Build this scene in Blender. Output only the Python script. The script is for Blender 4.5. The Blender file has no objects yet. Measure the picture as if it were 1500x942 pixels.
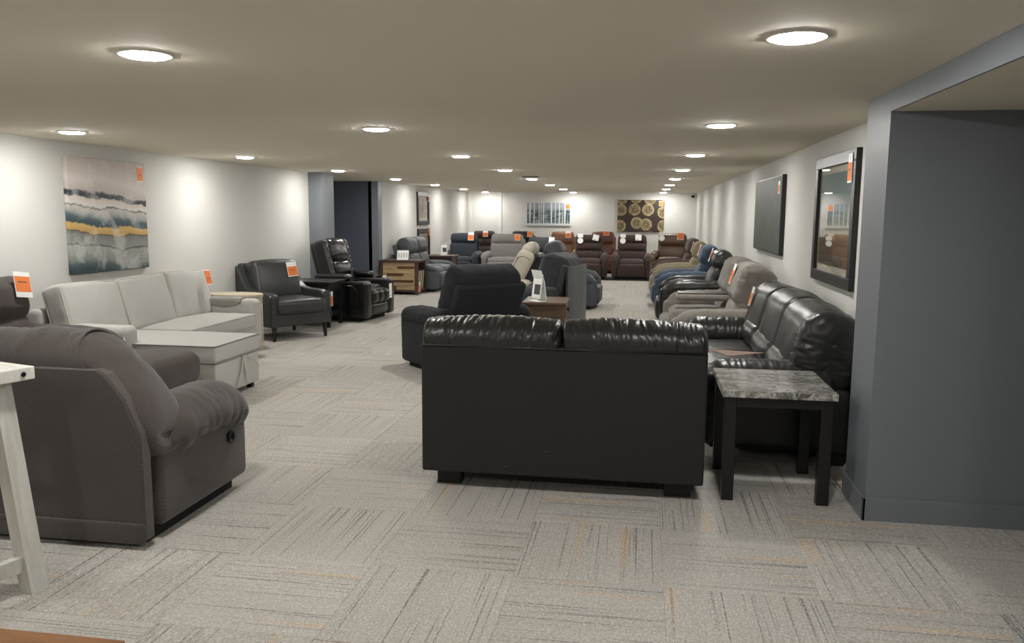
import bpy, bmesh, math, random
from math import sin, cos, pi, radians
from mathutils import Matrix, Vector, noise as mnoise

S = bpy.context.scene
COL = S.collection

# ------------------------------------------------------------------ camera, world, exposure
YAW, PITCH, ROLL, FPX = .16034, .13262, .00675, 1178.2
CAM_H = 1.57
cd = bpy.data.cameras.new('camera'); cam = bpy.data.objects.new('camera', cd); COL.objects.link(cam)
fwd = Vector((-sin(YAW)*cos(PITCH), cos(YAW)*cos(PITCH), -sin(PITCH)))
rgt = Vector((cos(YAW), sin(YAW), 0)); upv = rgt.cross(fwd)
r2 = rgt*cos(ROLL)+upv*sin(ROLL); u2 = upv*cos(ROLL)-rgt*sin(ROLL)
cam.matrix_world = Matrix(((r2.x, u2.x, -fwd.x, 0), (r2.y, u2.y, -fwd.y, 0), (r2.z, u2.z, -fwd.z, CAM_H), (0, 0, 0, 1)))
cd.sensor_fit = 'HORIZONTAL'; cd.sensor_width = 36; cd.lens = FPX/1500*36; cd.clip_end = 100
S.camera = cam
w = bpy.data.worlds.new('world'); S.world = w; w.use_nodes = True
w.node_tree.nodes['Background'].inputs[0].default_value = (.6, .62, .65, 1)
w.node_tree.nodes['Background'].inputs[1].default_value = .05
S.view_settings.view_transform = 'Standard'; S.view_settings.look = 'None'
S.view_settings.gamma = 1; S.view_settings.use_curve_mapping = False
S.view_settings.exposure = 0.12
LAMP = 240.0           # radiance of the downlight lenses

# room numbers (metres)
XL, XR, YB, YF, ZC = -5.08, 1.43, 23.0, -2.6, 2.183
XP, YP, YP2, YJ, ZS = 1.174, 4.26, 4.68, 2.52, 2.079   # blue pier face, its corner, back of pier, near jamb, soffit

# ------------------------------------------------------------------ materials
def lin(r, g, b):
    f = lambda v: v/12.92 if v <= .04045 else ((v+.055)/1.055)**2.4
    return (f(r/255), f(g/255), f(b/255), 1)
class NT:
    def __init__(s, name):
        s.m = bpy.data.materials.new(name); s.m.use_nodes = True
        s.t = s.m.node_tree; s.b = s.t.nodes['Principled BSDF']
    def n(s, typ, **kw):
        x = s.t.nodes.new(typ)
        for k, v in kw.items():
            if k.startswith('i_'):
                key = k[2:]; key = int(key) if key.isdigit() else key.replace('_', ' ')
                x.inputs[key].default_value = v
            else: setattr(x, k, v)
        return x
    def l(s, a, b): s.t.links.new(a, b)
    def ramp(s, stops, fac=None, interp='LINEAR'):
        x = s.n('ShaderNodeValToRGB'); cr = x.color_ramp; cr.interpolation = interp
        while len(cr.elements) < len(stops): cr.elements.new(.5)
        for e, (p, c) in zip(cr.elements, stops): e.position = p; e.color = c
        if fac is not None: s.l(fac, x.inputs[0])
        return x
    def noise(s, vec, scale, detail=4, rough=.55, dist=0):
        x = s.n('ShaderNodeTexNoise', i_Scale=scale, i_Detail=detail, i_Roughness=rough, i_Distortion=dist)
        s.l(vec, x.inputs['Vector']); return x
    def mapping(s, src, scale=(1, 1, 1), loc=(0, 0, 0), rot=(0, 0, 0)):
        x = s.n('ShaderNodeMapping'); x.inputs['Scale'].default_value = scale
        x.inputs['Location'].default_value = loc; x.inputs['Rotation'].default_value = rot
        s.l(src, x.inputs['Vector']); return x.outputs[0]
    def math(s, op, a, b=None, clamp=False):
        x = s.n('ShaderNodeMath', operation=op, use_clamp=clamp)
        for i, v in enumerate((a, b)):
            if v is None: continue
            if hasattr(v, 'links'): s.l(v, x.inputs[i])
            else: x.inputs[i].default_value = v
        return x.outputs[0]
    def mix(s, fac, a, b, blend='MIX'):
        x = s.n('ShaderNodeMix', data_type='RGBA', blend_type=blend)
        for i, v in ((0, fac), (6, a), (7, b)):
            if hasattr(v, 'links'): s.l(v, x.inputs[i])
            else: x.inputs[i].default_value = v
        return x.outputs[2]
    def bump(s, h, strength=.3, dist=.01):
        x = s.n('ShaderNodeBump', i_Strength=strength, i_Distance=dist)
        s.l(h, x.inputs['Height']); s.l(x.outputs[0], s.b.inputs['Normal'])
    def obj(s): return s.n('ShaderNodeTexCoord').outputs['Object']
def scale_c(c, k): return (min(1, c[0]*k), min(1, c[1]*k), min(1, c[2]*k), 1)

def m_paint(name, c, rough=.75, bs=.08):
    t = NT(name); o = t.obj(); nz = t.noise(o, 1.3, 3); f = t.noise(o, 140, 2)
    t.l(t.mix(nz.outputs[0], scale_c(c, .97), scale_c(c, 1.03)), t.b.inputs['Base Color'])
    t.b.inputs['Roughness'].default_value = rough; t.bump(f.outputs[0], bs, .002); return t.m
def m_fabric(name, c, var=.25, scale=9, weave=260, sheen=.25, bs=.35, rough=.92):
    t = NT(name); o = t.obj(); a = t.noise(o, scale, 4, .6); b = t.noise(o, weave, 2)
    col = t.mix(a.outputs[0], scale_c(c, 1-var), scale_c(c, 1+var))
    col = t.mix(t.math('MULTIPLY', b.outputs[0], .35), col, scale_c(c, 1.7))
    t.l(col, t.b.inputs['Base Color']); t.b.inputs['Roughness'].default_value = rough
    t.b.inputs['Sheen Weight'].default_value = sheen; t.b.inputs['Sheen Roughness'].default_value = .5
    t.b.inputs['Specular IOR Level'].default_value = .25
    t.bump(b.outputs[0], bs, .004); return t.m
def m_herring(name, c):
    t = NT(name); o = t.obj(); a = t.noise(o, 7, 4, .6); b = t.noise(o, 160, 3, .7)
    w1 = t.n('ShaderNodeTexWave', wave_type='BANDS', i_Scale=30, i_Distortion=6.0, i_Detail=1, i_Detail_Scale=9.0)
    t.l(t.mapping(o, rot=(.3, .5, .78)), w1.inputs['Vector'])
    col = t.mix(a.outputs[0], scale_c(c, .8), scale_c(c, 1.25))
    col = t.mix(t.math('MULTIPLY', t.math('MULTIPLY', w1.outputs[1], b.outputs[0]), 1.1, True), col, scale_c(c, 2.1))
    t.l(col, t.b.inputs['Base Color']); t.b.inputs['Roughness'].default_value = .9
    t.b.inputs['Sheen Weight'].default_value = .3; t.b.inputs['Specular IOR Level'].default_value = .25
    t.bump(t.math('ADD', w1.outputs[1], b.outputs[0]), .35, .004); return t.m
def m_leather(name, c, rough=.36, var=.2, bs=.18, coat=.0):
    t = NT(name); o = t.obj(); a = t.noise(o, 5, 4, .6)
    v = t.n('ShaderNodeTexVoronoi', i_Scale=170); t.l(o, v.inputs['Vector'])
    b = t.noise(o, 26, 4, .6)
    t.l(t.mix(a.outputs[0], scale_c(c, 1-var), scale_c(c, 1+var)), t.b.inputs['Base Color'])
    t.l(t.math('ADD', t.math('MULTIPLY', a.outputs[0], .14), rough-.07), t.b.inputs['Roughness'])
    t.b.inputs['Coat Weight'].default_value = coat; t.b.inputs['Coat Roughness'].default_value = .25
    t.bump(t.math('ADD', t.math('MULTIPLY', v.outputs[0], .35), b.outputs[0]), bs, .006); return t.m
def m_wood(name, c1, c2, axis=0, scale=2.2, rough=.5, ring=9, bs=.15):
    t = NT(name); o = t.obj(); sc = [ring, ring, ring]; sc[axis] = 1.0
    v = t.mapping(o, tuple(sc)); a = t.noise(v, scale, 5, .6, .6); f = t.noise(t.mapping(o, tuple(q*6 for q in sc)), 4, 3)
    r = t.n('ShaderNodeObjectInfo')
    col = t.ramp([(.3, c1), (.7, c2)], a.outputs[0]).outputs[0]
    col = t.mix(t.math('MULTIPLY', f.outputs[0], .35), col, scale_c(c1, .6))
    h = t.n('ShaderNodeHueSaturation'); t.l(col, h.inputs['Color'])
    t.l(t.math('ADD', t.math('MULTIPLY', r.outputs['Random'], .3), .85), h.inputs['Value'])
    t.l(h.outputs[0], t.b.inputs['Base Color']); t.b.inputs['Roughness'].default_value = rough
    t.bump(f.outputs[0], bs, .003); return t.m
def m_plain(name, c, rough=.5, metal=0, spec=.5):
    t = NT(name); o = t.obj(); a = t.noise(o, 30, 3)
    t.l(t.mix(a.outputs[0], scale_c(c, .95), scale_c(c, 1.05)), t.b.inputs['Base Color'])
    t.b.inputs['Roughness'].default_value = rough; t.b.inputs['Metallic'].default_value = metal
    t.b.inputs['Specular IOR Level'].default_value = spec; return t.m
def m_emit(name, c, k):
    t = NT(name); o = t.obj(); a = t.noise(o, 3, 1)
    t.l(t.mix(a.outputs[0], scale_c(c, .98), c), t.b.inputs['Emission Color'])
    t.b.inputs['Base Color'].default_value = (.8, .8, .8, 1); t.b.inputs['Emission Strength'].default_value = k; return t.m

def m_carpet():
    t = NT('carpet_tile'); tc = t.n('ShaderNodeTexCoord'); uv = tc.outputs['UV']
    g = t.n('ShaderNodeNewGeometry'); oi = t.n('ShaderNodeObjectInfo')
    rnd = t.math('FRACT', t.math('ADD', t.math('MULTIPLY', g.outputs['Random Per Island'], 7.31), t.math('MULTIPLY', oi.outputs['Random'], 13.7)))
    sp = t.n('ShaderNodeSeparateXYZ'); t.l(uv, sp.inputs[0]); u, v = sp.outputs[0], sp.outputs[1]
    def vec(su, sv, off):
        c = t.n('ShaderNodeCombineXYZ')
        t.l(t.math('MULTIPLY', u, su), c.inputs[0]); t.l(t.math('MULTIPLY', v, sv), c.inputs[1])
        t.l(t.math('ADD', t.math('MULTIPLY', rnd, 91.7), off), c.inputs[2]); return c.outputs[0]
    base = t.mix(rnd, lin(184, 180, 173), lin(198, 194, 187))
    # broad soft streaks, fine dark yarn lines, broken along their length, sparse ochre band
    n1 = t.noise(vec(16, .6, 0), 1, 2, .5)
    col = t.mix(t.math('MULTIPLY', n1.outputs[0], .36), base, lin(136, 132, 125))
    n2 = t.noise(vec(62, .5, 11), 1, 1, .4)
    brk = t.noise(vec(9, 26, 3), 1.6, 2, .6)
    line = t.ramp([(.60, (0, 0, 0, 1)), (.70, (1, 1, 1, 1))], n2.outputs[0])
    lf = t.math('MULTIPLY', line.outputs[0], t.math('ADD', t.math('MULTIPLY', brk.outputs[0], .8), .30), True)
    col = t.mix(t.math('MULTIPLY', lf, .92), col, lin(80, 76, 72))
    n3 = t.noise(vec(9, .5, 27), 1, 1, .4)
    band = t.ramp([(.67, (0, 0, 0, 1)), (.73, (1, 1, 1, 1))], n3.outputs[0])
    of = t.math('MULTIPLY', band.outputs[0], t.math('MULTIPLY', brk.outputs[0], 1.05, True))
    col = t.mix(of, col, lin(206, 176, 134))
    # tufts
    f = t.noise(vec(120, 85, 5), 1, 2, .7); f2 = t.noise(vec(70, 55, 9), 1, 3, .7)
    col = t.mix(t.math('MULTIPLY', t.ramp([(.35, (0, 0, 0, 1)), (.65, (1, 1, 1, 1))], f.outputs[0]).outputs[0], .40), col, lin(104, 101, 95))
    col = t.mix(t.math('MULTIPLY', t.ramp([(.47, (0, 0, 0, 1)), (.66, (1, 1, 1, 1))], f2.outputs[0]).outputs[0], .45), col, lin(232, 229, 222))
    t.l(col, t.b.inputs['Base Color']); t.b.inputs['Roughness'].default_value = .95
    t.b.inputs['Specular IOR Level'].default_value = .15
    t.bump(t.math('ADD', f.outputs[0], t.math('MULTIPLY', n2.outputs[0], 1.2)), .5, .006); return t.m

M = {}
M['wall'] = m_paint('wall_grey_paint', lin(206, 205, 200))
M['ceil'] = m_paint('ceiling_paint', lin(226, 219, 202), .85, .2)
M['blue'] = m_paint('slate_blue_paint', lin(120, 125, 131), .45, .12)
M['dkblue'] = m_paint('recess_dark_slate', lin(86, 93, 105), .5, .1)  # recess walls: darker slate tone than the pier beside them
M['trimw'] = m_paint('trim_paint', lin(214, 212, 206), .5)
M['carpet'] = m_carpet()
M['sub'] = m_plain('floor_backing', lin(70, 68, 64), .95, 0, .1)
M['lens'] = m_emit('lamp_lens', (1, .98, .945, 1), LAMP)
M['ring'] = m_plain('lamp_ring', lin(225, 222, 212), .5)
M['blk_lea'] = m_leather('black_leather', lin(38, 38, 37), .33)
M['blk_vinyl'] = m_fabric('black_back_cloth', lin(38, 38, 37), .1, 3, 300, .05, .15, .75)
M['blk_gloss'] = m_leather('glossy_black_leather', lin(17, 17, 19), .24, .15, .12, .3)
M['char_lea'] = m_leather('charcoal_leather', lin(54, 55, 56), .36)
M['slate_lea'] = m_leather('slate_suede', lin(74, 79, 84), .55, .4, .2)
M['brn_fab'] = m_herring('brown_herringbone', lin(66, 60, 58))
M['brn_seat'] = m_fabric('brown_plush', lin(70, 63, 61), .3, 8, 220, .15)
M['lt_gray'] = m_fabric('light_grey_linen', lin(172, 171, 166), .08, 20, 330, .15, .3)
M['char_fab'] = m_fabric('charcoal_plush', lin(36, 37, 42), .35, 5, 200, .05, .3)
M['gray_fab'] = m_fabric('grey_chenille', lin(122, 117, 111), .28, 22, 200, .15)
M['dgray_fab'] = m_fabric('dark_grey_plush', lin(58, 60, 63), .25, 8, 200, .15)
M['cord'] = None
M['navy'] = m_fabric('navy_fabric', lin(50, 55, 62), .2, 8, 200, .15)
M['blue_fab'] = m_fabric('denim_blue_plush', lin(60, 74, 90), .35, 6, 200, .2)
M['olive'] = m_fabric('olive_beige_plush', lin(128, 120, 98), .2, 8, 200, .15)
M['dkbrown'] = m_fabric('dark_brown_plush', lin(64, 52, 48), .28, 14, 200, .15)
M['brn_lea'] = m_leather('brown_leather', lin(92, 68, 48), .45)
M['tan_lea'] = m_leather('tan_leather', lin(118, 80, 54), .45)
M['red_lea'] = m_leather('red_brown_leather', lin(94, 56, 40), .45)
M['beige'] = m_leather('beige_leather', lin(176, 170, 152), .42)
M['mgray'] = m_fabric('mid_grey_weave', lin(124, 121, 118), .12, 12, 240)
M['dkblk'] = m_plain('black_wood', lin(22, 20, 19), .4)
M['foot'] = m_plain('black_foot', lin(18, 18, 18), .55)
M['plinth'] = m_plain('dark_underside', lin(14, 14, 15), .8)
M['dkwood'] = m_wood('dark_brown_wood', lin(62, 46, 38), lin(84, 64, 52))
M['wood_or'] = m_wood('mid_brown_wood', lin(86, 68, 53), lin(118, 96, 76))
M['wood_lt'] = m_wood('reclaimed_light_wood', lin(162, 134, 98), lin(200, 174, 134), 0, 3)
M['wood_dk'] = m_wood('reclaimed_dark_wood', lin(82, 52, 32), lin(112, 76, 48), 0, 3)
M['white_wood'] = m_wood('whitewashed_wood', lin(196, 194, 186), lin(222, 220, 214), 2, 3, .55, 8, .3)
M['tan_wood'] = m_wood('pale_oak', lin(176, 164, 142), lin(196, 184, 162))
M['orange'] = m_plain('orange_card', lin(232, 126, 56), .6)
M['card'] = m_plain('white_card', lin(240, 240, 236), .5)
M['inkblue'] = m_plain('blue_ink', lin(52, 90, 150), .5)
M['ink'] = m_plain('grey_ink', lin(70, 70, 74), .5)
M['blkmetal'] = m_plain('black_metal', lin(20, 20, 20), .35, .6)
M['blkframe'] = m_plain('black_frame', lin(24, 23, 22), .35)
M['floorwood'] = m_wood('threshold_wood', lin(140, 98, 66), lin(176, 130, 92))
M['brncloth'] = m_fabric('brown_cloth', lin(116, 90, 74), .1, 8, 200)
M['ltcloth'] = m_fabric('grey_cloth', lin(128, 126, 120), .1, 8, 200)
M['strap'] = m_fabric('strap_webbing', lin(176, 172, 160), .08, 12, 260)
M['mat_board'] = m_plain('cream_mat', lin(214, 206, 192), .8)

def m_corduroy():
    t = NT('grey_corduroy'); o = t.obj()
    a = t.noise(t.mapping(o, (1, 22, .5)), 2.5, 3, .5)
    c = lin(58, 58, 58); t.l(t.ramp([(.35, scale_c(c, .55)), (.7, scale_c(c, 1.5))], a.outputs[0]).outputs[0], t.b.inputs['Base Color'])
    t.b.inputs['Roughness'].default_value = .9; t.b.inputs['Sheen Weight'].default_value = .3
    t.bump(a.outputs[0], .4, .01); return t.m
M['cord'] = m_corduroy()
def m_stonetop():
    t = NT('mosaic_stone_top'); o = t.obj()
    br = t.n('ShaderNodeTexBrick', i_Scale=1, offset=.4, i_Color1=lin(80, 78, 76), i_Color2=lin(196, 193, 188), i_Mortar=lin(70, 68, 66))
    br.inputs['Mortar Size'].default_value = .001; br.inputs['Brick Width'].default_value = .155; br.inputs['Row Height'].default_value = .052
    br.inputs['Bias'].default_value = -.1
    t.l(o, br.inputs['Vector'])
    a = t.noise(t.mapping(o, (1, 3, 1)), 18, 6, .7, 1.5)
    col = t.mix(.62, br.outputs[0], t.ramp([(.32, lin(46, 44, 42)), (.5, lin(128, 125, 120)), (.62, lin(222, 219, 214))], a.outputs[0]).outputs[0])
    t.l(col, t.b.inputs['Base Color']); t.b.inputs['Roughness'].default_value = .16
    t.b.inputs['Coat Weight'].default_value = .3; return t.m
M['stone'] = m_stonetop()
def m_landscape():
    t = NT('abstract_landscape_print'); o = t.obj(); sp = t.n('ShaderNodeSeparateXYZ'); t.l(o, sp.inputs[0])
    big = t.noise(o, 2.2, 3, .5); sm = t.noise(o, 17, 5, .65); cl = t.noise(o, 5, 5, .6)
    h = t.math('ADD', t.math('DIVIDE', sp.outputs[2], 1.05), .5)
    sl = t.math('MULTIPLY', sp.outputs[1], .07)
    h = t.math('ADD', h, sl)
    h = t.math('ADD', h, t.math('MULTIPLY', t.math('SUBTRACT', big.outputs[0], .5), .13))
    h = t.math('ADD', h, t.math('MULTIPLY', t.math('SUBTRACT', sm.outputs[0], .5), .05))
    st = [(0, lin(38, 58, 66)), (.05, lin(70, 88, 92)), (.10, lin(132, 138, 132)), (.205, lin(150, 153, 146)), (.215, lin(66, 68, 66)),
          (.228, lin(140, 144, 138)), (.315, lin(118, 122, 118)), (.325, lin(70, 62, 46)), (.335, lin(190, 156, 92)), (.395, lin(206, 172, 108)),
          (.405, lin(52, 74, 82)), (.46, lin(74, 96, 104)), (.50, lin(160, 164, 160)), (.555, lin(196, 190, 182)), (.565, lin(40, 48, 54)),
          (.58, lin(224, 220, 214)), (.635, lin(208, 196, 186)), (.648, lin(38, 46, 54)), (.685, lin(52, 62, 70)), (.70, lin(190, 180, 174)),
          (.80, lin(214, 204, 198)), (1, lin(184, 174, 166))]
    col = t.ramp(st, h).outputs[0]
    col = t.mix(t.ramp([(.48, (0, 0, 0, 1)), (.62, (.4, .4, .4, 1))], cl.outputs[0]).outputs[0], col, lin(222, 218, 214), 'MIX')
    t.l(col, t.b.inputs['Base Color']); t.b.inputs['Roughness'].default_value = .6; return t.m
M['landscape'] = m_landscape()
def m_birch():
    t = NT('birch_grove_print'); o = t.obj(); sp = t.n('ShaderNodeSeparateXYZ'); t.l(o, sp.inputs[0])
    bg1 = t.noise(t.mapping(o, (2, 1, 7)), 2.4, 3)
    col = t.ramp([(.35, lin(36, 44, 52)), (.48, lin(66, 96, 104)), (.6, lin(128, 126, 112)), (.72, lin(168, 172, 176))], bg1.outputs[0]).outputs[0]
    sky = t.ramp([(.62, (0, 0, 0, 1)), (.80, (1, 1, 1, 1))], t.math('ADD', t.math('DIVIDE', sp.outputs[2], .65), .5))
    col = t.mix(sky.outputs[0], col, lin(150, 156, 164))
    tr = t.noise(t.mapping(o, (9, 0, .12)), 2.0, 1, .4)
    k = t.ramp([(.52, (0, 0, 0, 1)), (.56, (1, 1, 1, 1))], tr.outputs[0])
    col = t.mix(k.outputs[0], col, lin(206, 210, 214))
    snow = t.ramp([(.08, (1, 1, 1, 1)), (.13, (0, 0, 0, 1))], t.math('ADD', t.math('DIVIDE', sp.outputs[2], .65), .5))
    col = t.mix(snow.outputs[0], col, lin(200, 204, 208))
    t.l(col, t.b.inputs['Base Color']); t.b.inputs['Roughness'].default_value = .5; return t.m
M['birch'] = m_birch()
def m_rounds():
    t = NT('bronze_dials_print'); o = t.obj(); m = t.mapping(o, (1, 0, 1), (.13, 0, .05))
    cb = t.n('ShaderNodeCombineXYZ'); sx = t.n('ShaderNodeSeparateXYZ'); t.l(o, sx.inputs[0])
    t.l(t.math('ADD', sx.outputs[0], 3.31), cb.inputs[0]); t.l(t.math('ADD', sx.outputs[2], 1.07), cb.inputs[1])
    v = t.n('ShaderNodeTexVoronoi', voronoi_dimensions='2D', i_Scale=2.6, i_Randomness=.38); t.l(cb.outputs[0], v.inputs['Vector'])
    nz = t.noise(o, 22, 4, .6)
    rim = t.ramp([(.0, lin(168, 152, 116)), (.10, lin(110, 96, 68)), (.33, lin(158, 142, 104)), (.40, lin(190, 176, 134)), (.44, lin(84, 70, 48)), (.46, lin(44, 32, 28)), (1, lin(52, 36, 30))], v.outputs['Distance'])
    col = t.mix(t.ramp([(.4, (0, 0, 0, 1)), (.62, (.7, .7, .7, 1))], nz.outputs[0]).outputs[0], rim.outputs[0], lin(60, 46, 34))
    t.l(col, t.b.inputs['Base Color']); t.b.inputs['Roughness'].default_value = .5; return t.m
M['rounds'] = m_rounds()
def m_darkcanvas():
    t = NT('dark_green_canvas'); o = t.obj(); a = t.noise(t.mapping(o, (1, 5, 1)), 6, 6, .65); b = t.noise(o, 1.6, 2)
    col = t.ramp([(.3, lin(26, 30, 30)), (.55, lin(52, 60, 56)), (.75, lin(98, 108, 92))], a.outputs[0]).outputs[0]
    col = t.mix(t.math('MULTIPLY', b.outputs[0], .35), col, lin(78, 100, 72))
    t.l(col, t.b.inputs['Base Color']); t.b.inputs['Roughness'].default_value = .5; return t.m
M['darkcanvas'] = m_darkcanvas()
def m_shore():
    t = NT('teal_sky_print'); o = t.obj(); sp = t.n('ShaderNodeSeparateXYZ'); t.l(o, sp.inputs[0])
    h = t.math('ADD', t.math('DIVIDE', sp.outputs[2], .72), .5); a = t.noise(t.mapping(o, (1, 6, 1)), 4, 4, .6)
    h = t.math('ADD', h, t.math('MULTIPLY', t.math('SUBTRACT', a.outputs[0], .5), .1))
    col = t.ramp([(0, lin(92, 78, 64)), (.3, lin(122, 100, 76)), (.42, lin(170, 160, 142)), (.55, lin(150, 152, 146)), (.7, lin(96, 112, 116)), (.82, lin(60, 116, 128)), (1, lin(52, 110, 126))], h).outputs[0]
    t.l(col, t.b.inputs['Base Color']); t.b.inputs['Roughness'].default_value = .6; return t.m
M['shore'] = m_shore()
def m_sepia(nm, s):
    t = NT(nm); o = t.obj(); a = t.noise(t.mapping(o, (1, 3, 1), (s, s, 0)), 5, 5, .65)
    t.l(t.ramp([(.35, lin(60, 40, 30)), (.5, lin(150, 112, 82)), (.65, lin(206, 184, 158))], a.outputs[0]).outputs[0], t.b.inputs['Base Color'])
    t.b.inputs['Roughness'].default_value = .5; return t.m
M['sepia'] = m_sepia('sepia_print', 1.0)
def m_glass():
    t = NT('picture_glass'); t.t.nodes.remove(t.b)
    lw = t.n('ShaderNodeLayerWeight', i_Blend=.5)
    f = t.n('ShaderNodeMath', operation='MULTIPLY_ADD'); f.inputs[1].default_value = .96; f.inputs[2].default_value = .04
    t.l(t.math('POWER', lw.outputs['Facing'], 5.0), f.inputs[0]); tr = t.n('ShaderNodeBsdfTransparent'); gl = t.n('ShaderNodeBsdfGlossy', i_Roughness=.0)
    tr.inputs[0].default_value = (.97, .98, .97, 1)
    mx = t.n('ShaderNodeMixShader'); t.l(f.outputs[0], mx.inputs[0]); t.l(tr.outputs[0], mx.inputs[1]); t.l(gl.outputs[0], mx.inputs[2])
    t.l(mx.outputs[0], t.t.nodes['Material Output'].inputs['Surface']); return t.m
M['glass'] = m_glass()

# ------------------------------------------------------------------ mesh helpers
def axis_coords(s, r, seg, k):
    h = s/2; r = min(r, h*.999); c = []
    for i in range(k, 0, -1): c.append(-(h-r)-r*math.tan(pi/4*i/k))
    inner = h-r
    for i in range(seg+1): c.append(-inner+2*inner*i/seg)
    for i in range(1, k+1): c.append(inner+r*math.tan(pi/4*i/k))
    return c
def rbox(size, r=.02, seg=(1, 1, 1), k=2, bulge=(0, 0, 0)):
    """rounded box about the origin, r a number or one radius for each axis"""
    if not hasattr(r, '__len__'): r = (r, r, r)
    r = tuple(min(r[i], size[i]/2*.98) for i in range(3))
    ax = [axis_coords(size[i], r[i], seg[i], k) for i in range(3)]
    V, F, D = [], [], {}
    h = [s/2 for s in size]
    def vid(p):
        key = (round(p[0], 5), round(p[1], 5), round(p[2], 5))
        if key in D: return D[key]
        q = []; d = []
        for i in range(3):
            inn = h[i]-r[i]; c = max(-inn, min(inn, p[i])); q.append(c); d.append((p[i]-c)/r[i])
        L = math.sqrt(sum(x*x for x in d))
        if L > 0: q = [q[i]+d[i]/L*r[i] for i in range(3)]
        a = [q[i]/h[i] for i in range(3)]
        e = [max(0, 1-x*x) for x in a]
        q = [q[0]+bulge[0]*a[0]*e[1]*e[2], q[1]+bulge[1]*a[1]*e[0]*e[2], q[2]+bulge[2]*a[2]*e[0]*e[1]]
        D[key] = len(V); V.append(Vector(q)); return D[key]
    for a in range(3):
        b, c = (a+1) % 3, (a+2) % 3
        for sgn in (-1, 1):
            A = ax[a][-1] if sgn > 0 else ax[a][0]
            for i in range(len(ax[b])-1):
                for j in range(len(ax[c])-1):
                    q = []
                    for (u, v) in ((i, j), (i+1, j), (i+1, j+1), (i, j+1)):
                        p = [0, 0, 0]; p[a] = A; p[b] = ax[b][u]; p[c] = ax[c][v]; q.append(vid(p))
                    F.append(q if sgn > 0 else q[::-1])
    return V, F
def T(x=0, y=0, z=0): return Matrix.Translation((x, y, z))
def RX(a): return Matrix.Rotation(a, 4, 'X')
def RY(a): return Matrix.Rotation(a, 4, 'Y')
def RZ(a): return Matrix.Rotation(a, 4, 'Z')
class MB:
    def __init__(s): s.v = []; s.f = []
    def add(s, VF, mat=None, warp=None):
        V, F = VF; o = len(s.v)
        for p in V:
            p = Vector(p)
            if warp: p = Vector(warp(p))
            s.v.append(mat @ p if mat else p)
        s.f += [[i+o for i in q] for q in F]; return s
    def box(s, x0, x1, y0, y1, z0, z1, ch=0.0, mat=None):
        m = T((x0+x1)/2, (y0+y1)/2, (z0+z1)/2); d = (x1-x0, y1-y0, z1-z0)
        if ch <= 0:
            hx, hy, hz = d[0]/2, d[1]/2, d[2]/2
            V = [Vector((a, b, c)) for c in (-hz, hz) for b in (-hy, hy) for a in (-hx, hx)]
            F = [[0, 2, 3, 1], [4, 5, 7, 6], [0, 1, 5, 4], [2, 6, 7, 3], [0, 4, 6, 2], [1, 3, 7, 5]]
            return s.add((V, F), (mat @ m) if mat else m)
        return s.add(rbox(d, ch, (1, 1, 1), 1), (mat @ m) if mat else m)
    def tube(s, pts, r, n=8, cap=True):
        pts = [Vector(p) for p in pts]; o = len(s.v); k = len(pts); up = Vector((0, 0, 1))
        for i, p in enumerate(pts):
            d = (pts[min(i+1, k-1)]-pts[max(i-1, 0)]).normalized()
            a = d.cross(up)
            if a.length < .01: a = d.cross(Vector((1, 0, 0)))
            a.normalize(); b = a.cross(d)
            rr = r[i] if hasattr(r, '__len__') else r
            for j in range(n): s.v.append(p+rr*(cos(2*pi*j/n)*a+sin(2*pi*j/n)*b))
        for i in range(k-1):
            for j in range(n):
                s.f.append([o+i*n+j, o+i*n+(j+1) % n, o+(i+1)*n+(j+1) % n, o+(i+1)*n+j])
        if cap: s.f.append([o+j for j in range(n)][::-1]); s.f.append([o+(k-1)*n+j for j in range(n)])
        return s
    def prism(s, poly, w, mat=None):
        """polygon in (y,z), extruded along x by w (centred)"""
        o = len(s.v); n = len(poly)
        for sg in (-1, 1):
            for (y, z) in poly:
                p = Vector((sg*w/2, y, z)); s.v.append(mat @ p if mat else p)
        s.f.append([o+i for i in range(n)]); s.f.append([o+n+i for i in range(n)][::-1])
        for i in range(n): s.f.append([o+i, o+n+i, o+n+(i+1) % n, o+(i+1) % n])
        return s
    def lathe(s, prof, n=24, mat=None):
        o = len(s.v); k = len(prof)
        for (r, z) in prof:
            for j in range(n):
                p = Vector((r*cos(2*pi*j/n), r*sin(2*pi*j/n), z)); s.v.append(mat @ p if mat else p)
        for i in range(k-1):
            for j in range(n): s.f.append([o+i*n+j, o+i*n+(j+1) % n, o+(i+1)*n+(j+1) % n, o+(i+1)*n+j])
        s.f.append([o+j for j in range(n)][::-1]); s.f.append([o+(k-1)*n+j for j in range(n)])
        return s
    def build(s, name, mat, parent=None, smooth=False, disp=None, sharp=None):
        me = bpy.data.meshes.new(name); me.from_pydata([tuple(v) for v in s.v], [], s.f)
        bm = bmesh.new(); bm.from_mesh(me); bmesh.ops.recalc_face_normals(bm, faces=bm.faces)
        if disp:
            bm.normal_update(); ns = [(v, v.normal.copy()) for v in bm.verts]
            new = [v.co+n*disp(v.co) for v, n in ns]
            for (v, n), c in zip(ns, new): v.co = c
        bm.to_mesh(me); bm.free()
        me.materials.append(mat)
        if smooth:
            me.polygons.foreach_set('use_smooth', [True]*len(me.polygons))
            if sharp: me.set_sharp_from_angle(angle=radians(sharp))
        ob = bpy.data.objects.new(name, me); COL.objects.link(ob)
        if parent: ob.parent = parent
        return ob
def soft(name, mat, parent, size, loc, r=.05, seg=(6, 6, 6), k=4, bulge=(0, 0, 0), rot=None, disp=None, warp=None, pre=None):
    m = T(*loc)
    if rot is not None: m = m @ rot
    if pre is not None: m = pre @ m
    return MB().add(rbox(size, r, seg, k, bulge), m, warp).build(name, mat, parent, True, disp)
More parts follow.
